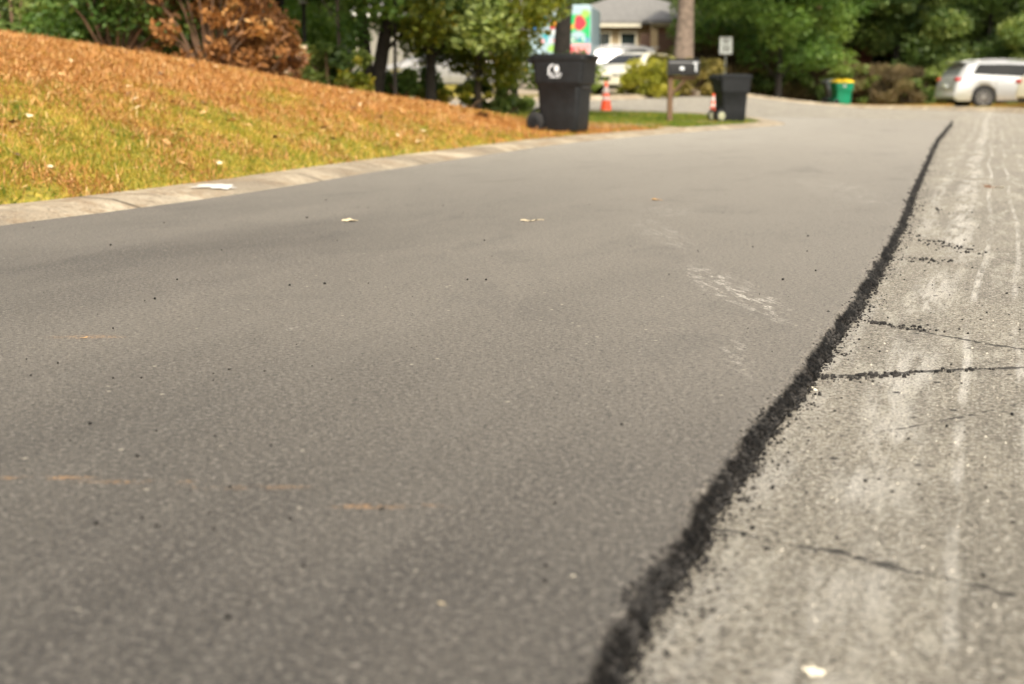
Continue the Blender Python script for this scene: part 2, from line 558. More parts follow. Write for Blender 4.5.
    h = m.math('ADD', m.math('MULTIPLY', m.ss(d, .7, .2), .5), m.math('MULTIPLY', agg, 1.8))
    h = m.math('SUBTRACT', h, m.math('MULTIPLY', cr, 1.5))
    nrm = m.bump(h, .9, .010)
    m.pbr(c, .8, 0, nrm, .35)
    return m.mat

def mat_concrete(name="kerb_concrete"):
    m = NT(name)
    o = m.obj()
    c = m.mix(m.ss(m.noise(o, 1.4, 5, .65), .35, .65), (.27, .22, .155), (.45, .385, .28))
    c = m.mix(m.ss(m.noise(o, 4, 6, .8), .47, .60, 0, .8), c, (.23, .165, .10))
    c = m.mix(m.ss(m.noise(o, 1.1, 5, .7), .50, .62, 0, .5), c, (.17, .145, .11))
    c = m.mix(m.ss(m.noise(o, 22, 5, .75), .54, .62, 0, .6), c, (.13, .10, .07))
    c = m.mix(m.ss(m.noise(o, 70, 3, .7), .55, .7, 0, .5), c, (.60, .54, .43))
    c = m.mix(m.ss(m.noise(o, 45, 3, .7), .42, .32, 0, .7), c, (.12, .10, .08))
    if name == "kerb_concrete":
        al = m.math('ADD', m.attr('along'), m.math('MULTIPLY', m.noise(o, 8, 3), .03))
        fr = m.math('ABSOLUTE', m.math('SUBTRACT', m.math('FRACT', m.math('DIVIDE', al, 2.4)), .5))
        c = m.mix(m.ss(fr, .010, .004, 0, .85), c, (.05, .04, .03))
    nrm = m.bump(m.noise(o, 60, 4, .7), .5, .006)
    m.pbr(c, .85, 0, nrm, .3)
    return m.mat

def mat_lawn():
    m = NT("lawn_and_pine_straw")
    o = m.obj()
    straw = m.attr("straw")
    n1 = m.noise(o, 2.0, 5, .7)
    n2 = m.noise(o, 16, 5, .7)
    st = m.mix(m.ss(n2, .35, .65), (.28, .110, .024), (.50, .23, .052))
    gr = m.mix(m.ss(n2, .35, .65), (.20, .190, .024), (.42, .33, .055))
    gr = m.mix(m.ss(straw, .06, -.05), gr, m.mix(m.ss(n2, .35, .65), (.07, .12, .012), (.17, .24, .022)))
    f = m.ss(m.math('ADD', straw, m.math('MULTIPLY', m.math('SUBTRACT', n1, .5), 1.3)), .25, .75)
    c = m.mix(f, gr, st)
    c = m.mix(m.ss(m.noise(o, 50, 3, .7), .56, .42, .0, .5), c, (.05, .03, .012))
    nrm = m.bump(m.noise(o, 70, 4, .7), .4, .01)
    m.pbr(c, .9, 0, nrm, .2)
    return m.mat

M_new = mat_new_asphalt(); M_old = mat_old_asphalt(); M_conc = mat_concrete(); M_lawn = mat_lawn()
M_white_splash = simple("white_paint_splash", (.62, .60, .55), .7, var=.1, scale=40)
M_black_plastic = simple("black_cart_plastic", (.0085, .0098, .0112), .55, spec=.3, var=.25, scale=9, bump=.15, bscale=220)
M_black_rubber = simple("black_rubber", (.012, .012, .012), .75)
M_grey_plastic = simple("grey_cart_plastic", (.11, .12, .125), .5)
M_green_plastic = simple("green_cart_plastic", (.0, .19, .10), .42)
M_yellow_plastic = simple("yellow_lid_plastic", (.85, .58, .02), .4)
M_cream_hub = simple("cream_plastic", (.33, .34, .22), .5)
M_decal_white = simple("white_print", (.62, .65, .68), .6)
M_orange = simple("orange_cone_plastic", (.80, .085, .015), .45)
M_reflect = simple("white_reflective_band", (.60, .52, .48), .35)
M_wood_post = simple("weathered_brown_wood", (.13, .075, .04), .8, var=.35, scale=20, bump=.5, bscale=40)
M_mailbox = simple("black_mailbox_enamel", (.005, .005, .005), .35, spec=.35, var=.1)
M_silver_paint = simple("white_silver_car_paint", (.50, .51, .51), .28, .35, var=.03, coat=1.0)
M_white_paint = simple("white_car_paint", (.30, .30, .295), .25, var=.03, coat=1.0)
M_cream_paint = simple("pale_cream_car_paint", (.62, .59, .47), .28, var=.03, coat=1.0)
M_glass_dark = simple("dark_car_glass", (.008, .009, .009), .12, var=.1, spec=.35)
M_glass_rear = simple("rear_glass_painted_sky", (.16, .17, .17), .12, spec=.8)  # grey base colour paints in the sky mirrored by the rear screen
M_red_lens = simple("red_tail_lens", (.45, .01, .015), .15, var=.1, coat=1.0)
M_clear_lens = simple("clear_headlight_lens", (.55, .55, .52), .12, coat=1.0)
M_trim = simple("dark_grey_trim", (.035, .035, .035), .55)
M_rim = simple("alloy_rim", (.50, .50, .50), .3, .8)
M_tyre = simple("tyre_rubber", (.018, .018, .018), .8)
M_bark = simple("grey_brown_bark", (.075, .058, .045), .95, var=.4, scale=14, bump=1.0, bscale=22)
M_bark_dark = simple("dark_bark", (.016, .013, .010), .95, var=.4, scale=14, bump=1.0, bscale=22)
M_bark_pine = simple("pine_bark", (.17, .13, .10), .95, var=.35, scale=7, bump=1.0, bscale=14)
M_bark_red = simple("reddish_bark", (.12, .055, .035), .95, var=.4, scale=10, bump=1.0, bscale=22)
M_twig = simple("dry_twig_wood", (.16, .10, .06), .9, var=.3)
M_sign_white = simple("white_sign_sheet", (.74, .80, .80), .4, var=.04)
M_sign_black = simple("black_sign_ink", (.02, .02, .02), .5)
M_galv = simple("galvanised_post", (.22, .24, .23), .5, .5)
M_black_metal = simple("black_painted_metal", (.012, .013, .012), .4)
M_frost = simple("frosted_lamp_glass", (.42, .42, .38), .3)

# ------------------------------------------------------------------ old road sheet (reaches under everything paved)
def tensor_grid(xs, ys):
    XX, YY = np.meshgrid(xs, ys)
    nx, ny = len(xs), len(ys)
    i, j = np.meshgrid(np.arange(nx - 1), np.arange(ny - 1))
    a = (j * nx + i).ravel()
    Fq = np.stack([a, a + 1, a + nx + 1, a + nx], 1)
    return XX.ravel(), YY.ravel(), Fq

xs = np.concatenate([np.arange(-42, -8, 2.0), np.arange(-8, 18.01, .5)])
ys = np.concatenate([np.arange(-14, 0, 2.0), np.arange(0, 58.01, .5)])
X, Y, Fq = tensor_grid(xs, ys)
Z = zbase(X, Y)
road_old = new_mesh_np("road", np.stack([X, Y, Z], 1), Fq, M_old, smooth=True)
U, V = uv_of(X, Y)
fattr(road_old, "ruv", np.stack([U, V, np.full_like(U, .613)], 1), typ='FLOAT_VECTOR')
tag(road_old, "worn pale grey old asphalt road with chalky scrapes and cracks", "road", kind="structure")

# ------------------------------------------------------------------ new asphalt layer
def kerb_u_of_v():
    pts = [uv_of(*p) for p in KERB_S]
    vs, us = [], []
    for u, v in pts:
        if not vs or v > vs[-1]:
            vs.append(v); us.append(u)
        else:
            break
    return np.array(vs), np.array(us)
KV, KU = kerb_u_of_v()
TH = 0.030
LOWA = .004
vrows = [0.2]
while vrows[-1] < 30.6:
    vrows.append(vrows[-1] + max(.0065, .0045 * vrows[-1]))
vrows = np.array([-12, -8, -4, -2, -1, -.4] + vrows)
fr = np.concatenate([np.linspace(0, .96, 26)[:-1]])
band_w = 0.34
nb = 62
tb = np.linspace(0, 1, nb) ** 0.8
rows = []
Vs = []; At = []; RUV = []
for v in vrows:
    ue = float(np.interp(v, EDGE_V, EDGE_U))
    vv = max(v, 0)
    rag = (mn.noise(Vector((v * 2.2, 3.1, 0))) * LOWA + mn.noise(Vector((v * 7.0, 9.3, 0))) * .009 + mn.noise(Vector((v * 26.0, 1.3, 0))) * .010 + mn.noise(Vector((v * 70.0, 4.3, 0))) * .005)
    rag *= 1 + .03 * vv
    ues = ue + (mn.noise(Vector((v * 2.2, 3.1, 0))) * LOWA + mn.noise(Vector((v * 7.0, 9.3, 0))) * .009) * (1 + .03 * vv)
    ue = ue + rag
    uk = float(np.interp(v, KV, KU))
    us = list(uk - .02 + (ue - band_w - uk + .02) * np.linspace(0, 1, 26)[:-1]) + list(ue - band_w + band_w * tb)
    endf = 1.0 - float(sstep(29.3, 30.5, v))
    for u in us:
        x, y = xy_of(u, v)
        de = ue - u   # distance from ragged edge
        k = float(sstep(-.012, .055 + .02 * mn.noise(Vector((v * 3, 7, 1))), de))
        rise = TH * (k ** .6)
        edge = max(0.0, 1 - de / .12)
        widen = 1
        edge = max(0.0, 1 - (ues - u) / .046) if ues > u else 1.0
        rough = 0
        if de < .16:
            q = Vector((u * 55, v * 55, 0))
            d1 = mn.voronoi(Vector((u * 78, v * 78 / (1 + .04 * vv), 0)))[0][0]
            rough = (.0095 * math.sqrt(max(0, 1 - (d1 * 1.55) ** 2)) - .004 + mn.noise(q) * .003) * min(1, edge * 3.0) * (1 + .05 * vv)
            rough *= 1 if de > .006 else .4
        # roller undulation
        und = .0025 * mn.noise(Vector((u * 1.1, v * .5, 2)))
        z = float(zbase(x, y)) + max(.0, (.004 + rise * (.15 + .85 * endf) + rough + und))
        if de <= 1e-6: z = float(zbase(x, y)) - .004
        Vs.append((x, y, z)); At.append(edge); RUV.append((u, v, .613))
ncol = 25 + nb
nrow = len(vrows)
i, j = np.meshgrid(np.arange(ncol - 1), np.arange(nrow - 1))
a = (j * ncol + i).ravel()
Fq = np.stack([a, a + 1, a + ncol + 1, a + ncol], 1)
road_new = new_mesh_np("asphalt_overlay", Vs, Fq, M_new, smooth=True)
fattr(road_new, "ruv", RUV, typ='FLOAT_VECTOR'); fattr(road_new, "edge", At)
tag(road_new, "fresh dark asphalt layer with a crumbling raised edge over the old road", "asphalt", kind="structure")

def znew(x, y):
    """top of the paved surface"""
    u, v = uv_of(x, y)
    ue = float(np.interp(v, EDGE_V, EDGE_U))
    if u < ue - .05 and v < 29.3: return float(zbase(x, y)) + TH + .005
    return float(zbase(x, y))

# ------------------------------------------------------------------ loose crumbs (uncountable)
def chunk_proto(n):
    protos = []
    for k in range(n):
        vs = []
        base = [(1, 0, 0), (-1, 0, 0), (0, 1, 0), (0, -1, 0), (0, 0, 1), (0, 0, -1), (.6, .6, .6), (-.6, .6, .6), (.6, -.6, .6), (-.6, -.6, .6), (.6, .6, -.6), (-.6, .6, -.6), (.6, -.6, -.6), (-.6, -.6, -.6)]
        for b in base:
            s = RS.uniform(.7, 1.2)
            vs.append((b[0] * s, b[1] * s, b[2] * s * .8))
        protos.append(np.array(vs))
    return protos
CH_F = np.array([(4, 6, 0), (4, 0, 8), (4, 8, 3), (4, 3, 9), (4, 9, 1), (4, 1, 7), (4, 7, 2), (4, 2, 6),
                 (5, 0, 10), (5, 12, 0), (5, 3, 12), (5, 13, 3), (5, 1, 13), (5, 11, 1), (5, 2, 11), (5, 10, 2),
                 (0, 6, 10), (6, 2, 10), (2, 7, 11), (7, 1, 11), (1, 9, 13), (9, 3, 13), (3, 8, 12), (8, 0, 12)])
PROT = chunk_proto(8)
def chunks(name, P, S, mat, rnd=None):
    n = len(P)
    V = np.zeros((n * 14, 3)); Fc = np.zeros((n * len(CH_F), 3), int)
    for k in range(n):
        a = RS.uniform(0, 6.28)
        c, s = math.cos(a), math.sin(a)
        pr = PROT[k % 8]
        q = np.stack([pr[:, 0] * c - pr[:, 1] * s, pr[:, 0] * s + pr[:, 1] * c, pr[:, 2]], 1)
        V[k * 14:(k + 1) * 14] = q * S[k] + P[k]
        Fc[k * 24:(k + 1) * 24] = CH_F + k * 14
    o = new_mesh_np(name, V, Fc, mat)
    r = RS.rand(n) if rnd is None else rnd
    fattr(o, "rnd", np.repeat(r, 24), 'FACE')
    return o
def crumb_mat(name, a, b, rough=.8):
    m = NT(name)
    c = m.mix(m.attr('rnd'), a, b)
    m.pbr(c, rough, 0, None, .35)
    return m.mat
M_crumb = crumb_mat("asphalt_crumb", (.004, .0038, .0035), (.038, .034, .030))
M_grit = crumb_mat("pale_grit", (.14, .125, .10), (.54, .50, .42))
P, S = [], []
n = 0
while n < 22000:
    v = 0.9 * math.exp(RS.rand() * math.log(28 / .9))
    ue = float(np.interp(v, EDGE_V, EDGE_U))
    # spill on both sides of the broken edge
    side = RS.rand()
    if side < .90:
        ue += (mn.noise(Vector((v * 2.2, 3.1, 0))) * LOWA + mn.noise(Vector((v * 7.0, 9.3, 0))) * .009) * (1 + .03 * v)
        u = ue - .017 + RS.normal() * .0115 * (1 + .01 * v)
    elif side < .975:
        u = ue + abs(RS.normal()) * .035
    else:
        u = ue + abs(RS.normal()) * .5
    size = (.0015 + .0044 * RS.rand() ** 2.4) * (1 + .03 * v)
    if side >= .90: size *= .7
    x, y = xy_of(u, v)
    de = ue - u
    z = float(zbase(x, y)) + TH * float(sstep(-.01, .055, de)) ** .6 * .95 + size * .45
    P.append((x, y, z)); S.append(size); n += 1
for (a_, b_, nn, spread) in (((826, 379), (905, 374), 120, .016), ((905, 374), (1000, 368), 40, .008), ((868, 322), (930, 332), 70, .015), ((905, 236), (985, 254), 120, .05), ((895, 205), (960, 214), 60, .06), ((905, 258), (940, 262), 60, .04)):
    for k in range(nn):
        f = RS.rand(); px = a_[0] + (b_[0] - a_[0]) * f; py = a_[1] + (b_[1] - a_[1]) * f
        r = ray(px, py); t = -H / r.z
        size = (.0015 + .0045 * RS.rand() ** 2.5) * (1 + .06 * r.y * t)
        P.append((r.x * t + RS.normal() * spread, r.y * t + RS.normal() * spread * 1.2, size * .4)); S.append(size)
o = chunks("asphalt_crumbs", P, S, M_crumb)
tag(o, "loose black asphalt crumbs spilling along the broken edge of the new layer", "asphalt crumbs", kind="stuff")
# grains scattered over both surfaces
P, S = [], []
for k in range(270):
    px = RS.uniform(-20, 1050); py = 684 - 560 * RS.rand() ** .8
    if py < 140: continue
    r = ray(px, py); t = -H / r.z
    x, y = r.x * t, r.y * t
    s1, s2 = sdist(x, y)
    if s1[0] > -.1: continue
    size = (.0009 + .0024 * RS.rand() ** 3) * (1 + .12 * y)
    P.append((x, y, znew(x, y) + size * .4)); S.append(size)
o = chunks("scattered_asphalt_grains", P, S, M_crumb)
tag(o, "small black grains scattered over the fresh asphalt and the old road", "grains", kind="stuff")
P, S = [], []
for k in range(9000):
    v = 1.0 * math.exp(RS.rand() * math.log(12))
    ue = float(np.interp(v, EDGE_V, EDGE_U))
    u = ue + .02 + RS.uniform(0, 1.1 + .3 * v)
    x, y = xy_of(u, v)
    if abs((x / y)) > .42: continue
    size = (.0010 + .0021 * RS.rand() ** 2.4) * (1 + .04 * v)
    P.append((x, y, float(zbase(x, y)) + size * .15)); S.append(size)
o = chunks("pale_road_grit", P, S, M_grit)
tag(o, "pale stone grit standing out of the worn old road surface", "grit", kind="stuff")

# ------------------------------------------------------------------ kerbs
def kerb_strip(name, pts, side, label, w=.52, zoff=.0, high=.062):
    # side: +1 lawn lies to the left of travel, -1 to the right
    pts = [Vector((p[0], p[1])) for p in pts]
    # resample
    out = [pts[0]]
    for a, b in zip(pts[:-1], pts[1:]):
        L = (b - a).length; n = max(1, int(L / .22))
        for k in range(1, n + 1): out.append(a.lerp(b, k / n))
    prof = [(-.03, -.05), (-.012, .0), (.03, .012), (.13, high * .75), (.20, high), (w * .8, high + .006), (w, high - .002), (w + .04, -.03)]
    VV = []; n = len(prof); AL = []
    acc = 0
    for i, p in enumerate(out):
        d = (out[min(i + 1, len(out) - 1)] - out[max(i - 1, 0)]).normalized()
        nrm = Vector((-d.y, d.x)) * side
        if i: acc += (out[i] - out[i - 1]).length
        for (dd, zz) in prof:
            e = dd + (.016 * mn.noise(Vector((p.x * 2.1, p.y * 2.1, dd * 9))) if dd > .05 else .006 * mn.noise(Vector((p.x * 4, p.y * 4, 5))))
            q = p + nrm * e
            z = float(zbase(q.x, q.y)) + zz + (zoff if dd < .1 else zoff * .6) + .004 * mn.noise(Vector((q.x * 3, q.y * 3, 1)))
            VV.append((q.x, q.y, z)); AL.append(acc)
    m = len(out)
    ii, jj = np.meshgrid(np.arange(n - 1), np.arange(m - 1))
    a = (jj * n + ii).ravel()
    Fq = np.stack([a, a + 1, a + n + 1, a + n], 1)
    if side > 0: Fq = Fq[:, ::-1]
    o = new_mesh_np(name, VV, Fq, M_conc, smooth=True)
    fattr(o, "along", AL)
    tag(o, label, "kerb", kind="structure")
    return o
kerb_strip("kerb", KERB_S, +1, "weathered pale concrete kerb along the lawn", zoff=.022)
kerb_strip("kerb", FARK_S, +1, "pale concrete kerb along the far side of the bend", w=.8, high=.11)

# ------------------------------------------------------------------ lawn / terrain sheet
def prog(a, b, s0, g):
    out = [a]; s = s0
    while abs(out[-1] - a) < abs(b - a):
        s *= g; out.append(out[-1] + (s if b > a else -s))
    return out
xs = np.array(sorted(set(prog(-9, -900, .13, 1.10)[1:]) | set(np.arange(-9, 6.6, .13)) | set(np.arange(6.6, 18, .25)) | set(prog(18, 900, .25, 1.15))))
ys = np.array(sorted(set(prog(4, -200, .16, 1.2)[1:]) | set(np.arange(4, 36, .14)) | set(np.arange(36, 58, .25)) | set(prog(58, 1500, .25, 1.13))))
X, Y, Fq = tensor_grid(xs, ys)
Z = zlawn(X, Y)
fars = sstep(60, 140, np.hypot(X, Y))
Z = Z * (1 - fars) + fars * 1.2
# fine roughness
rng = RS.normal(0, .006, Z.shape)
s1, s2 = sdist(X, Y)
Z = Z + rng * sstep(.5, .8, np.maximum(s1, s2))
lawn = new_mesh_np("lawn", np.stack([X, Y, Z], 1), Fq, M_lawn, smooth=True)

def straw_amount(X, Y, s1, s2):
    """0 = grass, 1 = pine straw"""
    X = np.asarray(X, float); Y = np.asarray(Y, float)
    a = .24 + .70 * sstep(.9, 3.9, s1 + .20 * (Y - 8) * 1.0)       # further up the bank and further along: straw
    gr_ = sstep(1.0, 2.2, s1 + .55 * np.clip(Y - 19, -1, 8) - .5) * sstep(18.5, 20.5, Y + .4 * X)
    a = a * (1 - .95 * gr_) - .12 * gr_
    a = np.where(Y > 33, .1, a)
    a = np.where(s2 > 0, .15 + .35 * sstep(1.2, 3, s2), a)
    a = np.where((s2 > 0) & (X < 7), .1, a)
    return a
fattr(lawn, "straw", straw_amount(X, Y, s1, s2))
tag(lawn, "sloping ground of short grass and orange pine straw beside the road", "lawn", kind="structure")

# concrete aprons set in the verge
def sheet_on_ground(name, poly, mat, dz, label, cat, kind=None, n=10):
    (x0, y0), (x1, y1), (x2, y2), (x3, y3) = poly
    VV = []
    for j in range(n + 1):
        for i in range(n + 1):
            a, b = i / n, j / n
            x = (1 - a) * (1 - b) * x0 + a * (1 - b) * x1 + a * b * x2 + (1 - a) * b * x3
            y = (1 - a) * (1 - b) * y0 + a * (1 - b) * y1 + a * b * y2 + (1 - a) * b * y3
            VV.append((x, y, ground(x, y) + dz))
    ii, jj = np.meshgrid(np.arange(n), np.arange(n)); a = (jj * (n + 1) + ii).ravel()
    o = new_mesh_np(name, VV, np.stack([a, a + 1, a + n + 2, a + n + 1], 1), mat, smooth=True)
    tag(o, label, cat, kind=kind)
    return o
sheet_on_ground("concrete_apron", [(3.55, 25.2), (4.75, 27.2), (4.3, 28.0), (2.9, 26.4)], M_conc, .012, "pale concrete slab at the kerb in front of the cart on the corner", "pavement", "structure")
sheet_on_ground("concrete_apron", [(1.0, 19.6), (2.6, 23.1), (1.9, 23.7), (.5, 20.2)], M_conc, .012, "pale concrete kerb widening between the two black carts", "pavement", "structure")
M_slot = simple("drain_slot_shadow", (.01, .01, .01), .9)
sheet_on_ground("driveway", [(-1.2, 44.6), (4.2, 47.6), (6.2, 66), (1.0, 66)], mat_concrete("driveway_concrete"), .02, "pale concrete driveway in front of the house", "driveway", "structure", 14)

# storm drain inlet cast into the kerb
dr = empty("storm_drain", pt(658, 21.9), R(-28), "dark storm drain opening in the kerb between the black carts", "drain")
dr.location.z = float(zbase(dr.location.x, dr.location.y)) + .03
b = MB(); b.box((0, 0, .035), (.9, .09, .07), bev=.012); b.build("hood", M_conc, dr)
b = MB(); b.box((0, -.05, .022), (.74, .03, .035)); b.build("opening", M_slot, dr)

# white paint splashes on the kerb
def splash(px, py, sx, sy, label, rz):
    x, y, z = at(px, py)
    vs = [(0, 0, 0)]; n = 28
    for k in range(n):
        a = 2 * math.pi * k / n
        rr = 1 + .95 * mn.noise(Vector((math.cos(a) * 2.3, math.sin(a) * 2.3, px * .1)))
        vs.append((sx * rr * math.cos(a), sy * rr * math.sin(a), 0))
    c, s = math.cos(rz), math.sin(rz)
    W = []
    for p in vs:
        X_, Y_ = x + p[0] * c - p[1] * s, y + p[0] * s + p[1] * c
        W.append((X_, Y_))
    s1 = sdist([w[0] for w in W], [w[1] for w in W])[0]
    prof_d = [-.03, -.012, .03, .13, .20, .34, .42]; prof_z = [-.02, .025, .037, .066, .080, .088, .080]
    V_ = [(w[0], w[1], float(zbase(w[0], w[1])) + float(np.interp(s, prof_d, prof_z)) + .003) for w, s in zip(W, s1)]
    b = MB(); b.add(V_, [(0, k + 1, (k + 1) % n + 1) for k in range(n)])
    o = b.build("paint_splash", M_white_splash)
    tag(o, label, "paint mark")
splash(216, 190, .16, .06, "white paint splash on the kerb below the grass bank", R(60))
splash(594, 145, .14, .07, "small white splash on the kerb in front of the black cart with wheels", R(60))

# ------------------------------------------------------------------ grass blades and needles (stuff)
def scatter_lawn(n, ymin, ymax, px_lo=-40, px_hi=1060):
    out = []
    while len(out) < n:
        k = n * 2
        px = RS.uniform(px_lo, px_hi, k)
        Yr = ymin * np.exp(RS.rand(k) * math.log(ymax / ymin))
        Xr = (px - 512) / F * Yr / math.cos(PITCH)
        s1, s2 = sdist(Xr, Yr)
        ok = (s1 > .40 + .10 * RS.normal(size=len(s1)) + .10 * np.sin(Xr * 5 + Yr * 3.1) * np.sin(Yr * 2.3))
        out += list(zip(Xr[ok], Yr[ok], s1[ok]))
    return np.array(out[:n])
G = scatter_lawn(300000, 5.5, 35)
gz = zlawn(G[:, 0], G[:, 1])
st = straw_amount(G[:, 0], G[:, 1], G[:, 2], np.full(len(G), -5.0))
nz = np.array([mn.noise(Vector((g[0] * 1.6, g[1] * 1.6, 0))) for g in G]) * .75 + np.array([mn.noise(Vector((g[0] * 6, g[1] * 6, 3))) for g in G]) * .35
isst = (st + nz * .8 + RS.normal(0, .26, len(G))) > .5
edge_over = G[:, 2] < .6
# blades
Gb = G[~isst]; zb_ = gz[~isst]; n = len(Gb)
hgt = RS.uniform(.012, .042, n) * (1 + .02 * Gb[:, 1]); wid = RS.uniform(.002, .0045, n) * (1 + .06 * Gb[:, 1])
az = RS.uniform(0, 6.28, n); lean = RS.uniform(.2, 1.1, n) * hgt; la = RS.uniform(0, 6.28, n)
base = np.stack([Gb[:, 0], Gb[:, 1], zb_ - .004], 1)
dx = np.stack([np.cos(az) * wid, np.sin(az) * wid, np.zeros(n)], 1)
tip = base + np.stack([np.cos(la) * lean, np.sin(la) * lean, hgt], 1)
V = np.stack([base - dx, base + dx, tip], 1).reshape(-1, 3)
o = new_mesh_np("grass", V, np.arange(3 * n).reshape(-1, 3), leaf_mat("grass_blade", [(0, (.09, .15, .014)), (.35, (.29, .27, .030)), (.6, (.48, .35, .060)), (1, (.68, .44, .14))], .6, .35))
rv = np.clip(.38 - .36 * sstep(19.5, 22, Gb[:, 1] + .5 * Gb[:, 0]) + .30 * np.array([mn.noise(Vector((g[0] * 2.3, g[1] * 2.3, 8))) for g in Gb]) + RS.normal(0, .22, n), 0, 1)
fattr(o, "rnd", rv, 'FACE')
tag(o, "short green and straw coloured grass on the roadside bank", "grass", kind="stuff")
# needles
Gn = G[isst]; zn = gz[isst]; n = len(Gn)
L = RS.uniform(.02, .055, n) * (1 + .01 * Gn[:, 1]); wid = RS.uniform(.0010, .0020, n) * (1 + .05 * Gn[:, 1])
az = RS.uniform(0, 6.28, n)
c0 = np.stack([Gn[:, 0], Gn[:, 1], zn + RS.uniform(.002, .03, n)], 1)
d = np.stack([np.cos(az) * L / 2, np.sin(az) * L / 2, RS.normal(0, .018, n)], 1)
w = np.stack([-np.sin(az) * wid, np.cos(az) * wid, RS.normal(0, .35, n) * wid], 1)
V = np.stack([c0 - d - w, c0 + d - w, c0 + d + w, c0 - d + w], 1).reshape(-1, 3)
o = new_mesh_np("pine_straw", V, np.arange(4 * n).reshape(-1, 4), leaf_mat("pine_needle", [(0, (.20, .088, .026)), (.3, (.35, .155, .042)), (.75, (.50, .245, .070)), (1, (.66, .47, .22))], .55, .15))
fattr(o, "rnd", RS.rand(n), 'FACE')
tag(o, "orange brown pine straw covering the bank and the foot of the trees", "pine straw", kind="stuff")

# ------------------------------------------------------------------ fallen leaves
def leaf_mesh(kind, mat, size, seed):
    rr = random.Random(seed)
    n = 20
    V = [(0, 0, .006)]
    for k in range(n):
        a = 2 * math.pi * k / n
        if kind == 'lobed':
            r = .55 + .45 * abs(math.cos(2.5 * a)) + rr.uniform(-.06, .06)
        else:
            r = .42 + .5 * abs(math.cos(a)) ** 2 + rr.uniform(-.04, .04)
        curl = rr.uniform(.0, .12) + .08 * math.sin(a * 2 + seed)
        V.append((r * math.cos(a), r * math.sin(a) * (.9 if kind == 'lobed' else .75), max(0.02, curl)))
    V = [(x * size, y * size, z * size) for x, y, z in V]
    b = MB(); b.add(V, [(0, k + 1, (k + 1) % n + 1) for k in range(n)])
    # stem
    b.tube([(size * .8, 0, size * .1), (size * 1.3, size * .1, size * .12), (size * 1.6, size * .25, size * .05)], size * .03, 5)
    return b, mat
def fallen_leaf(px, py, size, mat, label, kind='lobed', seed=0, rz=None, group=None, tilt=.0):
    p = at(px, py)
    s1, s2 = sdist(p.x, p.y)
    z = znew(p.x, p.y) if s1[0] < 0 else p.z + .02
    b, m_ = leaf_mesh(kind, mat, size, seed)
    o = b.build("fallen_leaf", m_, loc=(p.x, p.y, z + .001), rz=(seed * 1.7 if rz is None else rz), smooth=True)
    o.rotation_euler.x = tilt
    tag(o, label, "leaf", group)
    return o
M_leaf_pale = simple("pale_dry_leaf", (.68, .56, .36), .7, var=.2, scale=60)
M_leaf_white = simple("bleached_leaf", (.80, .73, .56), .7, var=.12, scale=60)
M_leaf_brown = simple("brown_dry_leaf", (.12, .065, .035), .7, var=.35, scale=60)
M_leaf_tan = simple("tan_dry_leaf", (.50, .30, .12), .7, var=.3, scale=60)
fallen_leaf(350, 221, .050, M_leaf_pale, "pale lobed leaf lying on the fresh asphalt nearest the kerb", seed=1)
fallen_leaf(529, 221, .046, M_leaf_pale, "flat tan leaf on the fresh asphalt in front of the larger black cart", 'oval', seed=2, rz=.1)
fallen_leaf(655, 200, .044, M_leaf_tan, "small tan leaf on the fresh asphalt, farthest from the camera", 'oval', seed=3)
fallen_leaf(991, 188, .055, M_leaf_brown, "curled brown leaf on the old pale road surface", seed=4, tilt=.35)
fallen_leaf(999, 188, .035, M_leaf_white, "pale leaf leaning on the curled brown leaf on the old road", 'oval', seed=9, tilt=.3)
fallen_leaf(808, 391, .022, M_leaf_white, "bleached leaf scrap lying against the broken asphalt edge", seed=5)
fallen_leaf(573, 577, .0042, M_leaf_white, "tiny white chip on the fresh asphalt near the broken edge", 'oval', seed=6)
fallen_leaf(441, 604, .0055, M_leaf_pale, "small pale chip on the fresh asphalt in the foreground", 'oval', seed=7)
fallen_leaf(84, 338, .012, M_leaf_tan, "small orange leaf scrap on the asphalt in a dark scuff", 'oval', seed=8)
fallen_leaf(815, 676, .016, M_leaf_white, "white flake embedded in the old road in the foreground", seed=12)
fallen_leaf(482, 118, .11, M_leaf_brown, "curled brown leaf clump on the pine straw near the wheeled cart", seed=13, tilt=.7)
fallen_leaf(614, 116, .09, M_leaf_white, "white scrap on the grass near the mailbox post", 'oval', seed=14)
protos = []
for k in range(6):
    b, m_ = leaf_mesh('lobed' if k % 2 else 'oval', [M_leaf_pale, M_leaf_tan, M_leaf_brown][k % 3], .033, 40 + k)
    protos.append((b, m_))
meshes = []
for k in range(300):
    px = RS.uniform(0, 520); Yv = RS.uniform(7.5, 19)
    Xv = (px - 512) / F * Yv / math.cos(PITCH)
    s1, s2 = sdist(Xv, Yv)
    if s1[0] < .5 or s1[0] > 4.5: continue
    if len(meshes) < 6:
        b, m_ = protos[len(meshes)]
        o = b.build("fallen_leaf", m_, smooth=True); meshes.append(o)
    else:
        o = meshes[k % 6].copy(); COL.objects.link(o)
    o.location = (Xv, Yv, float(zlawn(Xv, Yv)[0]) + .03)
    s = RS.uniform(.7, 1.3); o.scale = (s, s, s)
    o.rotation_euler = (RS.uniform(-.5, .5), RS.uniform(-.5, .5), RS.uniform(0, 6))
    tag(o, "dry leaf scattered on the grass and pine straw bank", "leaf", "dry leaves scattered over the roadside bank")

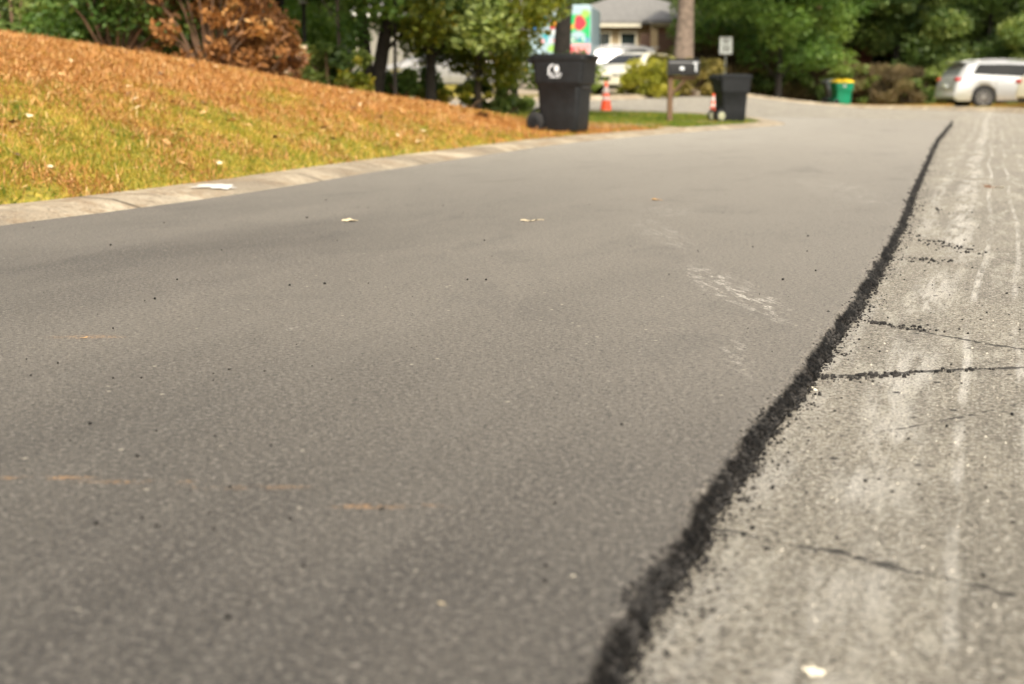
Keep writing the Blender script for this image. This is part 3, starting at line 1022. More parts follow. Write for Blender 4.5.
# ------------------------------------------------------------------ wheeled cart
def wheeled_cart(name, mats, rz, loc, label, scale=1.0, hub=None, dome=0.0, logo='panel', w=.70, group=None):
    """local +x = front of the cart, wheels at -x, y across"""
    body_m, lid_m = mats
    t = empty(name, loc, rz, label, "trash cart", group)
    hh = 1.0
    def sec(z, xb, xf, hw, r):
        cx, a = (xb + xf) / 2, (xf - xb) / 2
        return [(cx + x, y, z) for x, y in rrect(a, hw, r, 4)]
    b = MB()
    W = w / 2
    rings = [sec(0.02, -.27, .31, W * .82, .05), sec(.05, -.29, .33, W * .85, .06), sec(.30, -.30, .345, W * .87, .06),
             sec(.63, -.325, .365, W * .90, .06), sec(.67, -.36, .41, W * .985, .06), sec(.71, -.365, .415, W * .99, .06),
             sec(.98, -.39, .445, W * 1.02, .06), sec(.99, -.415, .47, W * 1.05, .06), sec(1.025, -.415, .47, W * 1.05, .06)]
    b.loft(rings)
    b.build("body", body_m, t, smooth=True, bevel=.006)
    # wheel housings: curved recess flanks
    b = MB()
    for s in (-1, 1):
        pts = []
        for k in range(9):
            a = R(-10 + 25 * k)
            pts.append((-.29 + .185 * math.cos(a), s * W * .76, .145 + .185 * math.sin(a)))
        b.tube(pts, .016, 6)
    b.box((-.30, 0, .18), (.14, w * .66, .20), bev=.02)
    b.build("wheel_housing", body_m, t, smooth=True)
    # lid
    b = MB()
    def ls(z, g):
        return [(x + .02, y, z) for x, y in rrect(.455 - g, W * 1.07 - g, .09, 4)]
    lid = [ls(1.020, .0), ls(1.050, .0), ls(1.066, .02), ls(1.078 + dome * .5, .10), ls(1.085 + dome, .22)]
    b.loft(lid)
    # front grip lip and the raised ribs
    b.box((.50, 0, 1.035), (.07, w * .5, .03), bev=.01)
    b.build("lid", lid_m, t, smooth=True)
    # rear handle bar with brackets and lid hinge
    b = MB()
    b.tube([(-.50, -W * .80, .99), (-.50, W * .80, .99)], .016, 10)
    for s in (-1, 1):
        b.tube([(-.40, s * W * .82, .95), (-.47, s * W * .82, .985), (-.50, s * W * .82, .99)], [.024, .020, .018], 8)
        b.tube([(-.47, s * W * .45, 1.055), (-.50, s * W * .45, 1.03), (-.50, s * W * .45, .99)], .014, 8)
    b.build("handle", body_m, t, smooth=True)
    # front grab bar on the collar (lift bar)
    b = MB(); b.tube([(.37, -W * .55, .62), (.385, -W * .3, .62), (.385, W * .3, .62), (.37, W * .55, .62)], .014, 8)
    b.build("lift_bar", M_trim, t, smooth=True)
    # wheels
    for s in (-1, 1):
        Mx = Matrix.Translation((-.35, s * W * .88, .145)) @ Matrix.Rotation(R(90), 4, 'X')
        b = MB(); b.lathe([(.075, -.030), (.118, -.034), (.138, -.024), (.140, 0), (.138, .024), (.118, .034), (.075, .030)], 28, M=Mx)
        wh = b.build("wheel", M_black_rubber, t, smooth=True)
        Mh = Matrix.Translation((-.35, s * (W * .88), .145)) @ Matrix.Rotation(R(90), 4, 'X')
        b = MB(); b.lathe([(.090, -.036), (.080, -.042), (.030, -.040), (.026, -.050), (.026, .050), (.030, .040), (.080, .042), (.090, .036)], 24, M=Mh)
        for k in range(6):
            a = k * math.pi / 3
            b.box((-.35 + .055 * math.cos(a), s * W * .88, .145 + .055 * math.sin(a)), (.02, .09, .02))
        b.build("hub", hub or M_black_plastic, wh, smooth=True)
    # printed emblem on both side faces (moulded logo and lettering)
    if logo == 'panel':
        b = MB()
        yy = -W * 1.006
        def q(x0, z0, x1, z1, sk=0.0):
            off = lambda z: -(.985 + (z - .71) / .27 * .035) * W - .003
            b.add([(x0, off(z0), z0), (x1, off(z0), z0), (x1 + sk, off(z1), z1), (x0 + sk, off(z1), z1)], [(0, 1, 2, 3)])
        off = lambda z: -(.985 + (z - .71) / .27 * .035) * W - .003
        # round emblem: a crescent and a drop
        n = 20; vs = []
        for k in range(n):
            a = 2 * math.pi * k / n
            x, z = .015 + .042 * math.cos(a), .875 + .052 * math.sin(a)
            vs.append((x, off(z), z))
        b.add(vs, [tuple(range(n))])
        for k in range(9):
            a0, a1 = R(100 + k * 12), R(100 + (k + 1) * 12)
            vs = []
            for a, rr in ((a0, .11), (a1, .11), (a1, .080), (a0, .080)):
                x, z = -.02 + rr * math.cos(a), .855 + rr * math.sin(a) * .8
                vs.append((x, off(z), z))
            b.add(vs, [(0, 1, 2, 3)])
        for k in range(9):
            if k == 4: continue
            q(-.135 + k * .026, .785, -.135 + k * .026 + .017, .815, .006)
        for k in range(6):
            q(-.10 + k * .03, .752, -.10 + k * .03 + .021, .772, .004)
        b.build("emblem", M_decal_white, t)
    elif logo == 'small':
        b = MB()
        for cx, cz, r in ((.0, .86, .06),):
            n = 16; vs = []
            for k in range(n):
                a = 2 * math.pi * k / n
                z = cz + r * math.sin(a)
                vs.append((cx + r * math.cos(a), -(.985 + (z - .71) / .27 * .035) * W - .003, z))
            b.add(vs, [tuple(range(n))])
        b.build("emblem", M_decal_white, t)
    t.scale = (scale, scale, scale)
    return t

p = at(562, 132)
c1 = wheeled_cart("trash_cart", (M_black_plastic, M_black_plastic), R(-22), (p.x + .02, p.y + .15, 0), "large black wheeled trash cart with white emblem at the edge of the bank", .95)
c1.location.z = ground(c1.location.x, c1.location.y) - .02; c1.scale = (.84, .84, .93)
p = at(733, 119)
c2 = wheeled_cart("trash_cart", (M_black_plastic, M_black_plastic), R(12), (pt(730, 26.4).x, 26.4, 0), "black wheeled trash cart with cream wheel hub on the street corner", 0.80, hub=M_cream_hub, logo=None)
c2.location.z = ground(c2.location.x, c2.location.y); c2.scale = (.70, .74, .80)
c3 = wheeled_cart("trash_cart", (M_green_plastic, M_yellow_plastic), R(10), (pt(841, 54.5).x, 54.5, 0), "green recycling cart with a yellow lid beyond the far kerb", 0.84, dome=.08, logo='small', w=.75)
c3.location.z = ground(c3.location.x, c3.location.y) + .0
c4 = wheeled_cart("trash_cart", (M_grey_plastic, M_grey_plastic), R(0), (pt(833, 55.4).x, 55.4, 0), "grey cart standing half hidden behind the green recycling cart", 0.86, dome=.03, logo=None)
c4.location.z = ground(c4.location.x, c4.location.y) + .0

# ------------------------------------------------------------------ mailbox
pm = pt(670, 26.6)
mb = empty("mailbox", pm, R(4), "black mailbox on a brown wooden post with a diagonal brace", "mailbox")
b = MB(); b.box((0, 0, .46), (.095, .095, 1.02), bev=.006); b.build("post", M_wood_post, mb)
b = MB(); b.box((.21, 0, .80), (.50, .09, .07), bev=.005); b.build("arm", M_wood_post, mb)
b = MB(); b.tube([(.04, 0, .50), (.28, 0, .77)], .032, 4); b.build("brace", M_wood_post, mb)
def arch_sec(x, w, h0, h1):
    pts = [(x, -w, h0), (x, w, h0)]
    for k in range(9):
        a = R(180 * k / 8)
        pts.append((x, w * math.cos(a), h1 + w * .75 * math.sin(a)))
    return pts
b = MB(); b.loft([arch_sec(-.05, .125, .845, 1.05), arch_sec(.50, .125, .845, 1.05)])
bx = b.build("box", M_mailbox, mb, smooth=True)
b = MB(); b.loft([arch_sec(.50, .130, .84, 1.052), arch_sec(.515, .130, .84, 1.052)]); b.box((.525, 0, 1.08), (.02, .03, .04), bev=.004)
b.build("door", M_mailbox, bx, smooth=True)
b = MB(); b.box((.445, -.132, .99), (.03, .008, .16)); b.box((.43, -.132, 1.06), (.07, .008, .04)); b.build("flag", M_decal_white, bx)
b = MB()
n = 18
b.add([(.19 + .045 * math.cos(2 * math.pi * k / n), -.1285, .965 + .032 * math.sin(2 * math.pi * k / n)) for k in range(n)], [tuple(range(n))])
b.build("number_plate", M_decal_white, bx)

# ------------------------------------------------------------------ traffic cones
def cone(loc, label):
    t = empty("traffic_cone", loc, R(20), label, "traffic cone", "traffic cones by the street")
    b = MB(); b.box((0, 0, .02), (.36, .36, .04), bev=.012); b.build("base", M_orange, t)
    b = MB(); b.lathe([(.135, .04), (.13, .06), (.028, .70), (.020, .71)], 24); b.build("body", M_orange, t, smooth=True)
    for z0, z1 in ((.44, .58), (.28, .36)):
        r = lambda z: .13 - (z - .06) / .64 * .102 + .003
        b = MB(); b.lathe([(r(z0), z0), (r(z1), z1)], 24, cap=False); b.build("band", M_reflect, t, smooth=True)
    return t
q = pt(606, 33.2); cone((q.x, q.y, ground(q.x, q.y)), "orange traffic cone on the grass to the right of the large black cart")
q = pt(714, 31.2); c_ = cone((q.x, q.y, ground(q.x, q.y)), "orange traffic cone standing just behind the corner cart"); c_.scale = (.72, .72, .72)

# ------------------------------------------------------------------ road sign
def text_mesh(name, s, size, mat, parent, loc):
    cu = bpy.data.curves.new(name, 'FONT'); cu.body = s; cu.size = size; cu.align_x = 'CENTER'; cu.align_y = 'CENTER'; cu.extrude = .001; cu.offset = size * .02
    o = bpy.data.objects.new(name, cu); COL.objects.link(o)
    dg = bpy.context.evaluated_depsgraph_get()
    me = bpy.data.meshes.new_from_object(o.evaluated_get(dg))
    bpy.data.objects.remove(o)
    r = bpy.data.objects.new(name, me); COL.objects.link(r); me.materials.append(mat)
    r.parent = parent; r.location = loc; r.rotation_euler = (R(90), 0, 0)
    return r
q = pt(724.5, 53.6)
sg = empty("road_sign", (q.x, q.y, ground(q.x, q.y)), R(-6), "small white speed sign on a grey post above the corner cart", "sign")
zt = zat(37, 53.6) - sg.location.z; zb0 = zat(54, 53.6) - sg.location.z
b = MB(); b.box((0, .03, zt / 2), (.055, .035, zt), bev=.005); b.build("post", M_galv, sg)
b = MB(); b.box((0, 0, (zt + zb0) / 2), (.46, .008, zt - zb0), bev=.003); b.build("panel", M_sign_white, sg)
hz = zt - zb0
text_mesh("lettering", "SPEED\nLIMIT", hz * .17, M_sign_black, sg, (0, -.008, zt - hz * .22))
text_mesh("lettering", "25", hz * .46, M_sign_black, sg, (0, -.008, zt - hz * .70))

# ------------------------------------------------------------------ yard lamp
q = pt(306, 22.5)
yl = empty("yard_lamp", (q.x, q.y, ground(q.x, q.y) - .02), 0, "black yard lamp post between the brown shrub and the trees", "lamp")
hl = zat(4, 22.5) - yl.location.z
b = MB(); b.lathe([(.06, 0), (.06, .12), (.034, .16), (.032, hl - .05), (.05, hl)], 14); b.build("post", M_black_metal, yl, smooth=True)
b = MB(); b.lathe([(.07, hl), (.11, hl + .26), (.10, hl + .27)], 6); b.build("lantern", M_frost, yl)
b = MB(); b.lathe([(.13, hl + .27), (.10, hl + .32), (.02, hl + .40), (.015, hl + .45)], 12); b.build("cap", M_black_metal, yl, smooth=True)

# ------------------------------------------------------------------ vehicles
def make_car(name, prm, paint, loc, rz, label, cat="car"):
    """local +x = front. prm: L, W, top profile, belt profile, wheels"""
    t = empty(name, loc, rz, label, cat)
    L, W, Hh = prm['L'], prm['W'], prm['H']
    wr = prm['wr']; wx = prm['wx']           # wheel radius, wheel x positions
    top = np.array(prm['top']); belt = np.array(prm['belt'])
    N = 90
    xs = np.linspace(-L / 2, L / 2, N)
    half = W / 2
    def arch(x):
        z = .24
        for w in wx:
            d = abs(x - w); rr = wr + .055
            if d < rr: z = max(z, wr + math.sqrt(rr * rr - d * d))
        e = min((x + L / 2), (L / 2 - x))
        return max(z, .24 + max(0, .12 - e) * .9)
    def hw(x):
        e = (abs(x) / (L / 2))
        return half * (1 - .14 * max(0, (e - .72) / .28) ** 2.2)
    rings = []
    for x in xs:
        zt = float(np.interp(x, top[:, 0], top[:, 1])); zb = float(np.interp(x, belt[:, 0], belt[:, 1])); zb = min(zb, zt - .02)
        z0 = arch(x); w = hw(x)
        gh = zt - zb
        wt = w - .09 - .30 * min(1, gh / .5) * .62 if gh > .05 else w - .10
        z0 = min(z0, zb - .12)
        half_ring = [(0, z0 + .02), (w - .16, z0 + .01), (w - .03, z0), (w, z0 + .04), (w + .005, (z0 + zb) / 2), (w - .01, zb - .07), (w - .04, zb), (wt + .03, zt - .09 if gh > .2 else zb + gh * .5), (wt - .06, zt - .02), (wt * .5, zt), (0, zt + .012)]
        ring = [(x, y, z) for y, z in half_ring] + [(x, -y, z) for y, z in reversed(half_ring[1:-1])]
        rings.append(ring)
    b = MB(); b.loft(rings)
    body = b.build("body", paint, t, smooth=True)
    # side glass: strips sitting proud of the cabin flank
    def flank(x, k):
        zt = float(np.interp(x, top[:, 0], top[:, 1])); zb = float(np.interp(x, belt[:, 0], belt[:, 1]))
        w = hw(x); gh = zt - zb
        wt = w - .09 - .30 * min(1, gh / .5) * .62
        ztp = zt - .09
        return (w - .04 + (wt + .03 - w + .04) * k, zb + (ztp - zb) * k)
    for (xa, xb2, sa, sb) in prm['side_windows']:
        for s in (-1, 1):
            b = MB(); n = 18; vs = []
            for k in range(n + 1):
                f = k / n
                xl = xa + (xb2 - xa) * f
                xh = (xa + sa) + ((xb2 + sb) - (xa + sa)) * f
                yl, zl = flank(xl, .06); yh, zh = flank(xh, .92)
                vs += [(xl, s * (yl + .006), zl), (xh, s * (yh + .006), zh)]
            b.add(vs, [(2 * k, 2 * k + 2, 2 * k + 3, 2 * k + 1) for k in range(n)])
            b.build("side_window", M_glass_dark, t, smooth=True)
    # front and rear screens
    for (xa, za, xb2, zb2, nm) in prm['screens']:
        b = MB(); n = 6; vs = []
        nrm = Vector((zb2 - za, 0, -(xb2 - xa))).normalized()
        if nrm.z < 0: nrm = -nrm
        for k in range(n + 1):
            f = k / n
            x = xa + (xb2 - xa) * f
            wl = hw(x); zt_ = float(np.interp(x, top[:, 0], top[:, 1])); gh = zt_ - float(np.interp(x, belt[:, 0], belt[:, 1]))
            wt = wl - .13 - .30 * min(1, max(gh, 0) / .5) * .62
            z = zt_ + .014
            vs += [(x, -wt, z - .012), (x, 0, z + .006), (x, wt, z - .012)]
        fs = []
        for k in range(n):
            fs += [(3 * k, 3 * k + 3, 3 * k + 4, 3 * k + 1), (3 * k + 1, 3 * k + 4, 3 * k + 5, 3 * k + 2)]
        b.add(vs, fs); b.build(nm, M_glass_rear if nm == "rear_window" else M_glass_dark, t, smooth=True)
    # bumpers / sills
    for s in (-1, 1):
        b = MB(); b.box((0, s * (half - .03), .27), (wx[1] - wx[0] - 2 * wr - .2, .05, .10), bev=.012); b.build("sill", M_trim, t)
        b = MB(); b.box((s * (L / 2 - .14), 0, .33), (.22, W * .80, .16), bev=.03); b.build("lower_bumper", M_trim, t)
    b = MB(); b.box((0, 0, .36), (L * .72, W * .66, .16)); b.box((wx[0], 0, wr), (.12, W * .72, .10)); b.box((wx[1], 0, wr), (.12, W * .72, .10))
    b.build("underbody", M_black_rubber, t)
    # tail lights, headlights
    for s in (-1, 1):
        z = prm['tail_z']
        b = MB()
        b.box((-L / 2 + .10 + prm.get('tail_dx', 0), s * (hw(-L / 2 + .12) - .11), z), (.20, .26, .13), bev=.03)
        b.build("tail_light", M_red_lens, t, smooth=True)
        b = MB()
        b.box((L / 2 - .13, s * (hw(L / 2 - .12) - .16), prm['head_z']), (.26, .30, .12), bev=.03)
        b.build("headlight", M_clear_lens, t, smooth=True)
    b = MB(); b.box((-L / 2 - .004, 0, prm['tail_z'] - .22), (.02, .32, .16), bev=.004); b.build("number_plate", M_sign_white, t)
    b = MB(); b.box((L / 2 - .01, 0, prm['head_z'] - .14), (.05, W * .5, .16), bev=.02); b.build("grille", M_trim, t)
    # door seams and handles
    for s in (-1, 1):
        for x in prm['seams']:
            b = MB()
            zt_ = float(np.interp(x, belt[:, 0], belt[:, 1]))
            b.box((x, s * (hw(x) + .0015), (.33 + zt_) / 2), (.012, .012, zt_ - .45))
            b.build("door_seam", M_trim, t)
    for s in (-1, 1):
        for x in prm['handles']:
            b = MB(); zt_ = float(np.interp(x, belt[:, 0], belt[:, 1])) - .12
            b.box((x, s * (hw(x) + .015), zt_), (.18, .03, .03), bev=.008); b.build("door_handle", paint, t)
    if prm.get('rails'):
        for s in (-1, 1):
            xr = prm['rails']
            pts = [(x, s * (half - .34), float(np.interp(x, top[:, 0], top[:, 1])) + (.05 if 0 < i < 6 else .0)) for i, x in enumerate(np.linspace(xr[0], xr[1], 7))]
            b = MB(); b.tube(pts, .016, 6); b.build("roof_rail", M_rim, t, smooth=True)
    if prm.get('spoiler'):
        x, z = prm['spoiler']
        b = MB(); b.box((x, 0, z), (.26, W * .66, .045), bev=.015); b.build("spoiler", paint, t, smooth=True)
    # mirrors
    for s in (-1, 1):
        x = prm['mirror']
        b = MB(); b.box((x, s * (half + .07), float(np.interp(x, belt[:, 0], belt[:, 1])) + .07), (.12, .18, .13), bev=.035); b.build("mirror", paint, t, smooth=True)
    # wheels
    for x in wx:
        for s in (-1, 1):
            Mx = Matrix.Translation((x, s * (half - .11), wr)) @ Matrix.Rotation(R(-90 * s), 4, 'X')
            b = MB(); b.lathe([(wr * .62, -.10), (wr * .93, -.11), (wr, -.085), (wr, .085), (wr * .93, .11), (wr * .66, .105), (wr * .62, .07)], 32, M=Mx)
            wh = b.build("wheel", M_tyre, t, smooth=True)
            b = MB(); b.lathe([(wr * .66, .085), (wr * .66, .10), (wr * .60, .10), (wr * .58, .05)], 32, M=Mx, cap=False)
            for k in range(10):
                a = 2 * math.pi * k / 10
                Ms = Mx @ Matrix.Rotation(a, 4, 'Z')
                b.box((wr * .34, 0, .075), (wr * .56, wr * .10, .03), M=Ms)
            b.lathe([(wr * .16, .06), (wr * .15, .10), (wr * .05, .105)], 16, M=Mx)
            b.build("rim", M_rim, wh, smooth=False)
    return t

SUV = dict(L=4.75, W=1.87, H=1.70, wr=.385, wx=(-1.38, 1.42),
           top=[(-2.375, .62), (-2.34, .98), (-2.26, 1.10), (-2.05, 1.42), (-1.86, 1.62), (-1.5, 1.68), (-.5, 1.70), (.3, 1.66), (.62, 1.58), (1.32, 1.12), (1.5, 1.06), (2.15, .98), (2.30, .86), (2.375, .58)],
           belt=[(-2.375, .60), (-2.3, .95), (-1.9, 1.20), (-1.0, 1.14), (1.0, 1.04), (1.45, 1.00), (2.2, .88), (2.375, .52)],
           side_windows=[(-1.80, .90, .26, -.38)],
           screens=[(-2.22, 1.16, -1.92, 1.56, "rear_window"), (.68, 1.55, 1.28, 1.15, "windscreen")],
           tail_z=1.02, tail_dx=.04, head_z=.80, seams=(-.98, -.16, .98), handles=(-.80, .08), rails=(-1.6, .3), spoiler=(-1.98, 1.64), mirror=.86)
HATCH = dict(L=4.3, W=1.80, H=1.48, wr=.33, wx=(-1.28, 1.32),
             top=[(-2.15, .55), (-2.1, .95), (-1.95, 1.10), (-1.3, 1.36), (-.5, 1.46), (.1, 1.45), (.4, 1.38), (1.15, 1.00), (1.4, .93), (1.95, .80), (2.1, .68), (2.15, .45)],
             belt=[(-2.15, .52), (-2.05, .90), (-1.6, 1.00), (-.5, .95), (1.1, .90), (1.5, .86), (2.0, .70), (2.15, .42)],
             side_windows=[(-1.25, -.42, .15, 0), (-.38, .72, 0, -.36)],
             screens=[(-1.80, 1.16, -1.30, 1.36, "rear_window"), (.45, 1.35, 1.10, 1.02, "windscreen")],
             tail_z=.86, head_z=.66, seams=(-.40, .86), handles=(-.25,), mirror=.72)
q = pt(982, 49.8)
th = R(6)
# rear axle sits at the pixel column of the visible wheel
rx = -1.38
loc = Vector((q.x - rx * math.cos(th) + .93 * -math.sin(th) * -1 * 0, q.y - rx * math.sin(th) + .9, 0)); loc.z = ground(loc.x, loc.y) - .02
make_car("parked_suv", SUV, M_silver_paint, loc, th, "silver white parked suv with red tail light on the far verge", "suv").scale = (1.04, 1.04, .95)
q = pt(1030, 46.5)
th = R(25)
loc = Vector((q.x + 2.25, q.y + 1.5, 0)); loc.z = ground(loc.x, loc.y) - .02
make_car("parked_car", HATCH, M_cream_paint, loc, th, "pale car with red tail light cut by the picture edge, ahead of the suv", "car")
# car on the driveway facing left
q = pt(634, 47.2)
loc = Vector((q.x + .1, q.y, 0)); loc.z = ground(loc.x, loc.y) + .02
make_car("parked_car", HATCH, M_cream_paint, loc, R(228), "cream white car with rounded roof parked behind the yellow green hedge", "car").scale = (.92, .92, .90)
q = pt(604, 52.5)
loc = Vector((q.x, q.y, 0)); loc.z = ground(loc.x, loc.y) + .02
make_car("parked_suv", SUV, M_white_paint, loc, R(185), "white suv parked in front of the grey roofed house", "suv").scale = (.9, .9, .88)
q = pt(440, 48)
loc = Vector((q.x, q.y, 0)); loc.z = ground(loc.x, loc.y)
make_car("parked_car", HATCH, M_white_paint, loc, R(178), "white car glimpsed through the trees behind the grass bank", "car")

# ------------------------------------------------------------------ colourful van
q = pt(560, 50.5)
vt = empty("box_van", (q.x, q.y, ground(q.x, q.y)), R(-8), "brightly coloured box van behind the tree and the large black cart", "van")
M_vanw = simple("van_white_paint", (.34, .46, .52), .4, var=.05)
b = MB(); b.box((0, 1.9, 1.75), (2.15, 4.0, 2.35), bev=.06); b.build("cargo_box", M_vanw, vt, smooth=False)
b = MB()
b.loft([[(x, 3.9, z) for x, z in ((-.95, .5), (.95, .5), (.95, 2.1), (-.95, 2.1))], [(x, 4.9, z) for x, z in ((-.93, .5), (.93, .5), (.90, 1.6), (-.90, 1.6))], [(x, 5.6, z) for x, z in ((-.90, .5), (.90, .5), (.85, 1.1), (-.85, 1.1))]])
b.build("cab", M_vanw, vt)
b = MB(); b.box((0, 1.9, .45), (1.9, 4.4, .2)); b.build("chassis", M_trim, vt)
for x in (-.85, .85):
    for y in (.7, 4.5):
        b = MB(); b.lathe([(.2, -.1), (.36, -.11), (.38, 0), (.36, .11), (.2, .1)], 24, M=Matrix.Translation((x, y, .38)) @ Matrix.Rotation(R(90), 4, 'Y')); b.build("wheel", M_tyre, vt, smooth=True)
def vpanel(cols, x0, x1, z0, z1, nm="painted_panel", y=-.104):
    b = MB(); b.box(((x0 + x1) / 2, y, (z0 + z1) / 2), (x1 - x0, .012, z1 - z0), bev=.004); b.build(nm, cols, vt)
def vblob(col, cx, cz, rx_, rz_, y=-.113, k=0):
    n = 18; b = MB()
    pr = [(cx + rx_ * (1 + .18 * math.sin(3 * a + k)) * math.cos(a), cz + rz_ * math.sin(a)) for a in [2 * math.pi * i / n for i in range(n)]]
    b.loft([[(x, y, z) for x, z in pr], [(x, y - .006, z) for x, z in pr]]); b.build("painted_spot", col, vt)
pc = lambda nm, c: simple(nm, c, .45, var=.08)
Mg = pc("van_green", (.02, .42, .12)); Mb = pc("van_blue", (.02, .16, .42)); Mr = pc("van_red", (.55, .04, .06)); Mo = pc("van_orange", (.85, .36, .04)); Mt = pc("van_teal", (.03, .36, .42)); Ml = pc("van_light_green", (.28, .50, .10)); Mp = pc("van_purple", (.30, .20, .42)); Mk = pc("van_pink", (.75, .30, .30))
vpanel(Mb, -1.03, -.66, 2.05, 2.62); vpanel(Mt, -.66, -.40, 2.2, 2.60)
vpanel(Mg, .20, 1.04, 1.65, 2.60)
vpanel(Mk, .16, 1.04, 1.28, 1.60)
vblob(Mo, -.10, 2.32, .24, .17, k=1); vblob(Mp, -.34, 2.42, .14, .14); vblob(Mr, -.28, 2.18, .10, .08, k=2); vblob(Mt, -.50, 1.90, .12, .10); vblob(Ml, -.2, 1.46, .24, .13, k=3)
vblob(Mr, .68, 2.32, .20, .26, k=2); vblob(Mo, .34, 2.18, .12, .12, k=1); vblob(Ml, .88, 2.62, .15, .14, k=1); vblob(M_vanw, .62, 1.92, .26, .12, k=3); vblob(Mt, .92, 1.74, .14, .1); vblob(Mr, .36, 1.42, .14, .08)

for k in range(7):
    vblob(M_sign_white, -.92 + .13 * k, 2.74 + .02 * (k % 2), .09, .09, k=k)
for k in range(6):
    vblob(M_sign_white, -.62 + .10 * k, 2.02 - .03 * (k % 3), .07, .07, k=k)
for k in range(5):
    vblob((Mk, Mt, M_sign_white)[k % 3], -.60 + .13 * k, 1.70 + .03 * (k % 2), .06, .05, k=k)
for k in range(6):
    vblob((Mb, M_sign_white, Mp)[k % 3], .30 + .13 * k, 1.76 - .02 * (k % 2), .05, .05, k=k, y=-.115)
# ------------------------------------------------------------------ houses
def mat_brick(name, c1, c2, mortar):
    m = NT(name); o = m.obj()
    nd = m.n("ShaderNodeTexBrick"); m.link(m.map(o, (1, 1, 1), rot=(R(90), 0, 0)), nd.inputs['Vector'])
    nd.inputs['Scale'].default_value = 4.2; nd.inputs['Color1'].default_value = (*c1, 1); nd.inputs['Color2'].default_value = (*c2, 1); nd.inputs['Mortar'].default_value = (*mortar, 1)
    nd.inputs['Mortar Size'].default_value = .015; nd.inputs['Brick Width'].default_value = .9; nd.inputs['Row Height'].default_value = .32
    c = m.mix(m.ss(m.noise(o, 2, 4), .35, .65, 0, .3), nd.outputs[0], c1)
    m.pbr(c, .85, 0, None, .3); return m.mat
M_brick_cream = mat_brick("cream_brick", (.30, .23, .13), (.36, .28, .17), (.30, .25, .19))
M_brick_brown = mat_brick("brown_brick", (.13, .06, .035), (.18, .085, .05), (.20, .15, .11))
M_brick_red = mat_brick("red_brick", (.42, .15, .11), (.48, .19, .14), (.4, .3, .25))
M_roof = simple("grey_shingles", (.19, .185, .175), .9, var=.2, scale=8)
M_roof_dark = simple("dark_grey_shingles", (.12, .12, .125), .9, var=.2, scale=8)
M_white_trim = simple("white_house_trim", (.68, .64, .50), .6)
M_garage = simple("brown_garage_door", (.085, .045, .028), .6, var=.15)
M_pane = simple("dark_window_glass", (.02, .03, .03), .1, spec=.8)
M_siding = simple("pale_siding", (.24, .23, .20), .7, var=.06)
def gable(b, x0, x1, y0, y1, z0, z1, over=.35, axis='x'):
    if axis == 'x':   # ridge along x
        ym = (y0 + y1) / 2
        v = [(x0 - over, y0 - over, z0), (x1 + over, y0 - over, z0), (x1 + over, ym, z1), (x0 - over, ym, z1), (x0 - over, y1 + over, z0), (x1 + over, y1 + over, z0)]
        dz = .14
        v2 = [(a, c, z - dz) for a, c, z in v]
        b.add(v + v2, [(0, 1, 2, 3), (3, 2, 5, 4), (6, 9, 8, 7), (9, 10, 11, 8), (0, 6, 7, 1), (4, 5, 11, 10), (0, 3, 9, 6), (3, 4, 10, 9), (1, 7, 8, 2), (2, 8, 11, 5)])
    else:
        xm = (x0 + x1) / 2
        v = [(x0 - over, y0 - over, z0), (x0 - over, y1 + over, z0), (xm, y1 + over, z1), (xm, y0 - over, z1), (x1 + over, y0 - over, z0), (x1 + over, y1 + over, z0)]
        dz = .14
        v2 = [(a, c, z - dz) for a, c, z in v]
        b.add(v + v2, [(0, 3, 2, 1), (3, 4, 5, 2), (6, 7, 8, 9), (9, 8, 11, 10), (0, 1, 7, 6), (4, 10, 11, 5), (0, 6, 9, 3), (3, 9, 10, 4), (1, 2, 8, 7), (2, 5, 11, 8)])
def hip(b, x0, x1, y0, y1, z0, z1, over=.4):
    x0 -= over; x1 += over; y0 -= over; y1 += over
    ym = (y0 + y1) / 2; k = min((y1 - y0) / 2, (x1 - x0) / 2 - .01)
    v = [(x0, y0, z0), (x1, y0, z0), (x1, y1, z0), (x0, y1, z0), (x0 + k, ym, z1), (x1 - k, ym, z1)]
    v2 = [(a, c, z - .16) for a, c, z in v[:4]]
    b.add(v + v2, [(0, 1, 5, 4), (1, 2, 5), (2, 3, 4, 5), (3, 0, 4), (0, 6, 7, 1), (1, 7, 8, 2), (2, 8, 9, 3), (3, 9, 6, 0), (9, 8, 7, 6)])
def window(parent, x, y, z, w, h):
    b = MB()
    for dx, dz, ww, hh in ((-w / 2, 0, .08, h + .08), (w / 2, 0, .08, h + .08), (0, h / 2, w, .08), (0, -h / 2, w, .08), (0, 0, w, .05)):
        b.box((x + dx, y - .03, z + dz), (ww, .06, hh))
    f = b.build("window", M_white_trim, parent)
    b = MB(); b.box((x, y - .008, z), (w - .06, .012, h - .06)); b.build("pane", M_pane, f)
HY = 68.0
q = pt(620, HY)
gz0 = ground(q.x, HY) - .1
hs = empty("brick_house", (q.x, HY, gz0), R(3), "cream and brown brick house with a grey shingle roof beyond the parked cars", "house")
ze = zat(21, HY) - gz0; zr = zat(-1, HY) - gz0
def hx(px): return (px - 620) / F * HY
b = MB(); b.box(((hx(560) + hx(646)) / 2, 4, ze / 2), (hx(646) - hx(560), 8, ze)); b.build("wall", M_brick_cream, hs)
b = MB(); b.box(((hx(646.2) + hx(712)) / 2, 3, ze / 2 - .01), (hx(712) - hx(646.2), 9.5, ze - .02)); b.build("garage_wall", M_brick_brown, hs)
b = MB(); hip(b, hx(552), hx(726), 0, 8.2, ze, zr + .6); b.build("roof", M_roof, hs)
b = MB(); hip(b, hx(645), hx(675), -1.9, 2.4, ze - .03, zat(10, HY) - gz0, .3); b.build("porch_roof", M_roof_dark, hs)
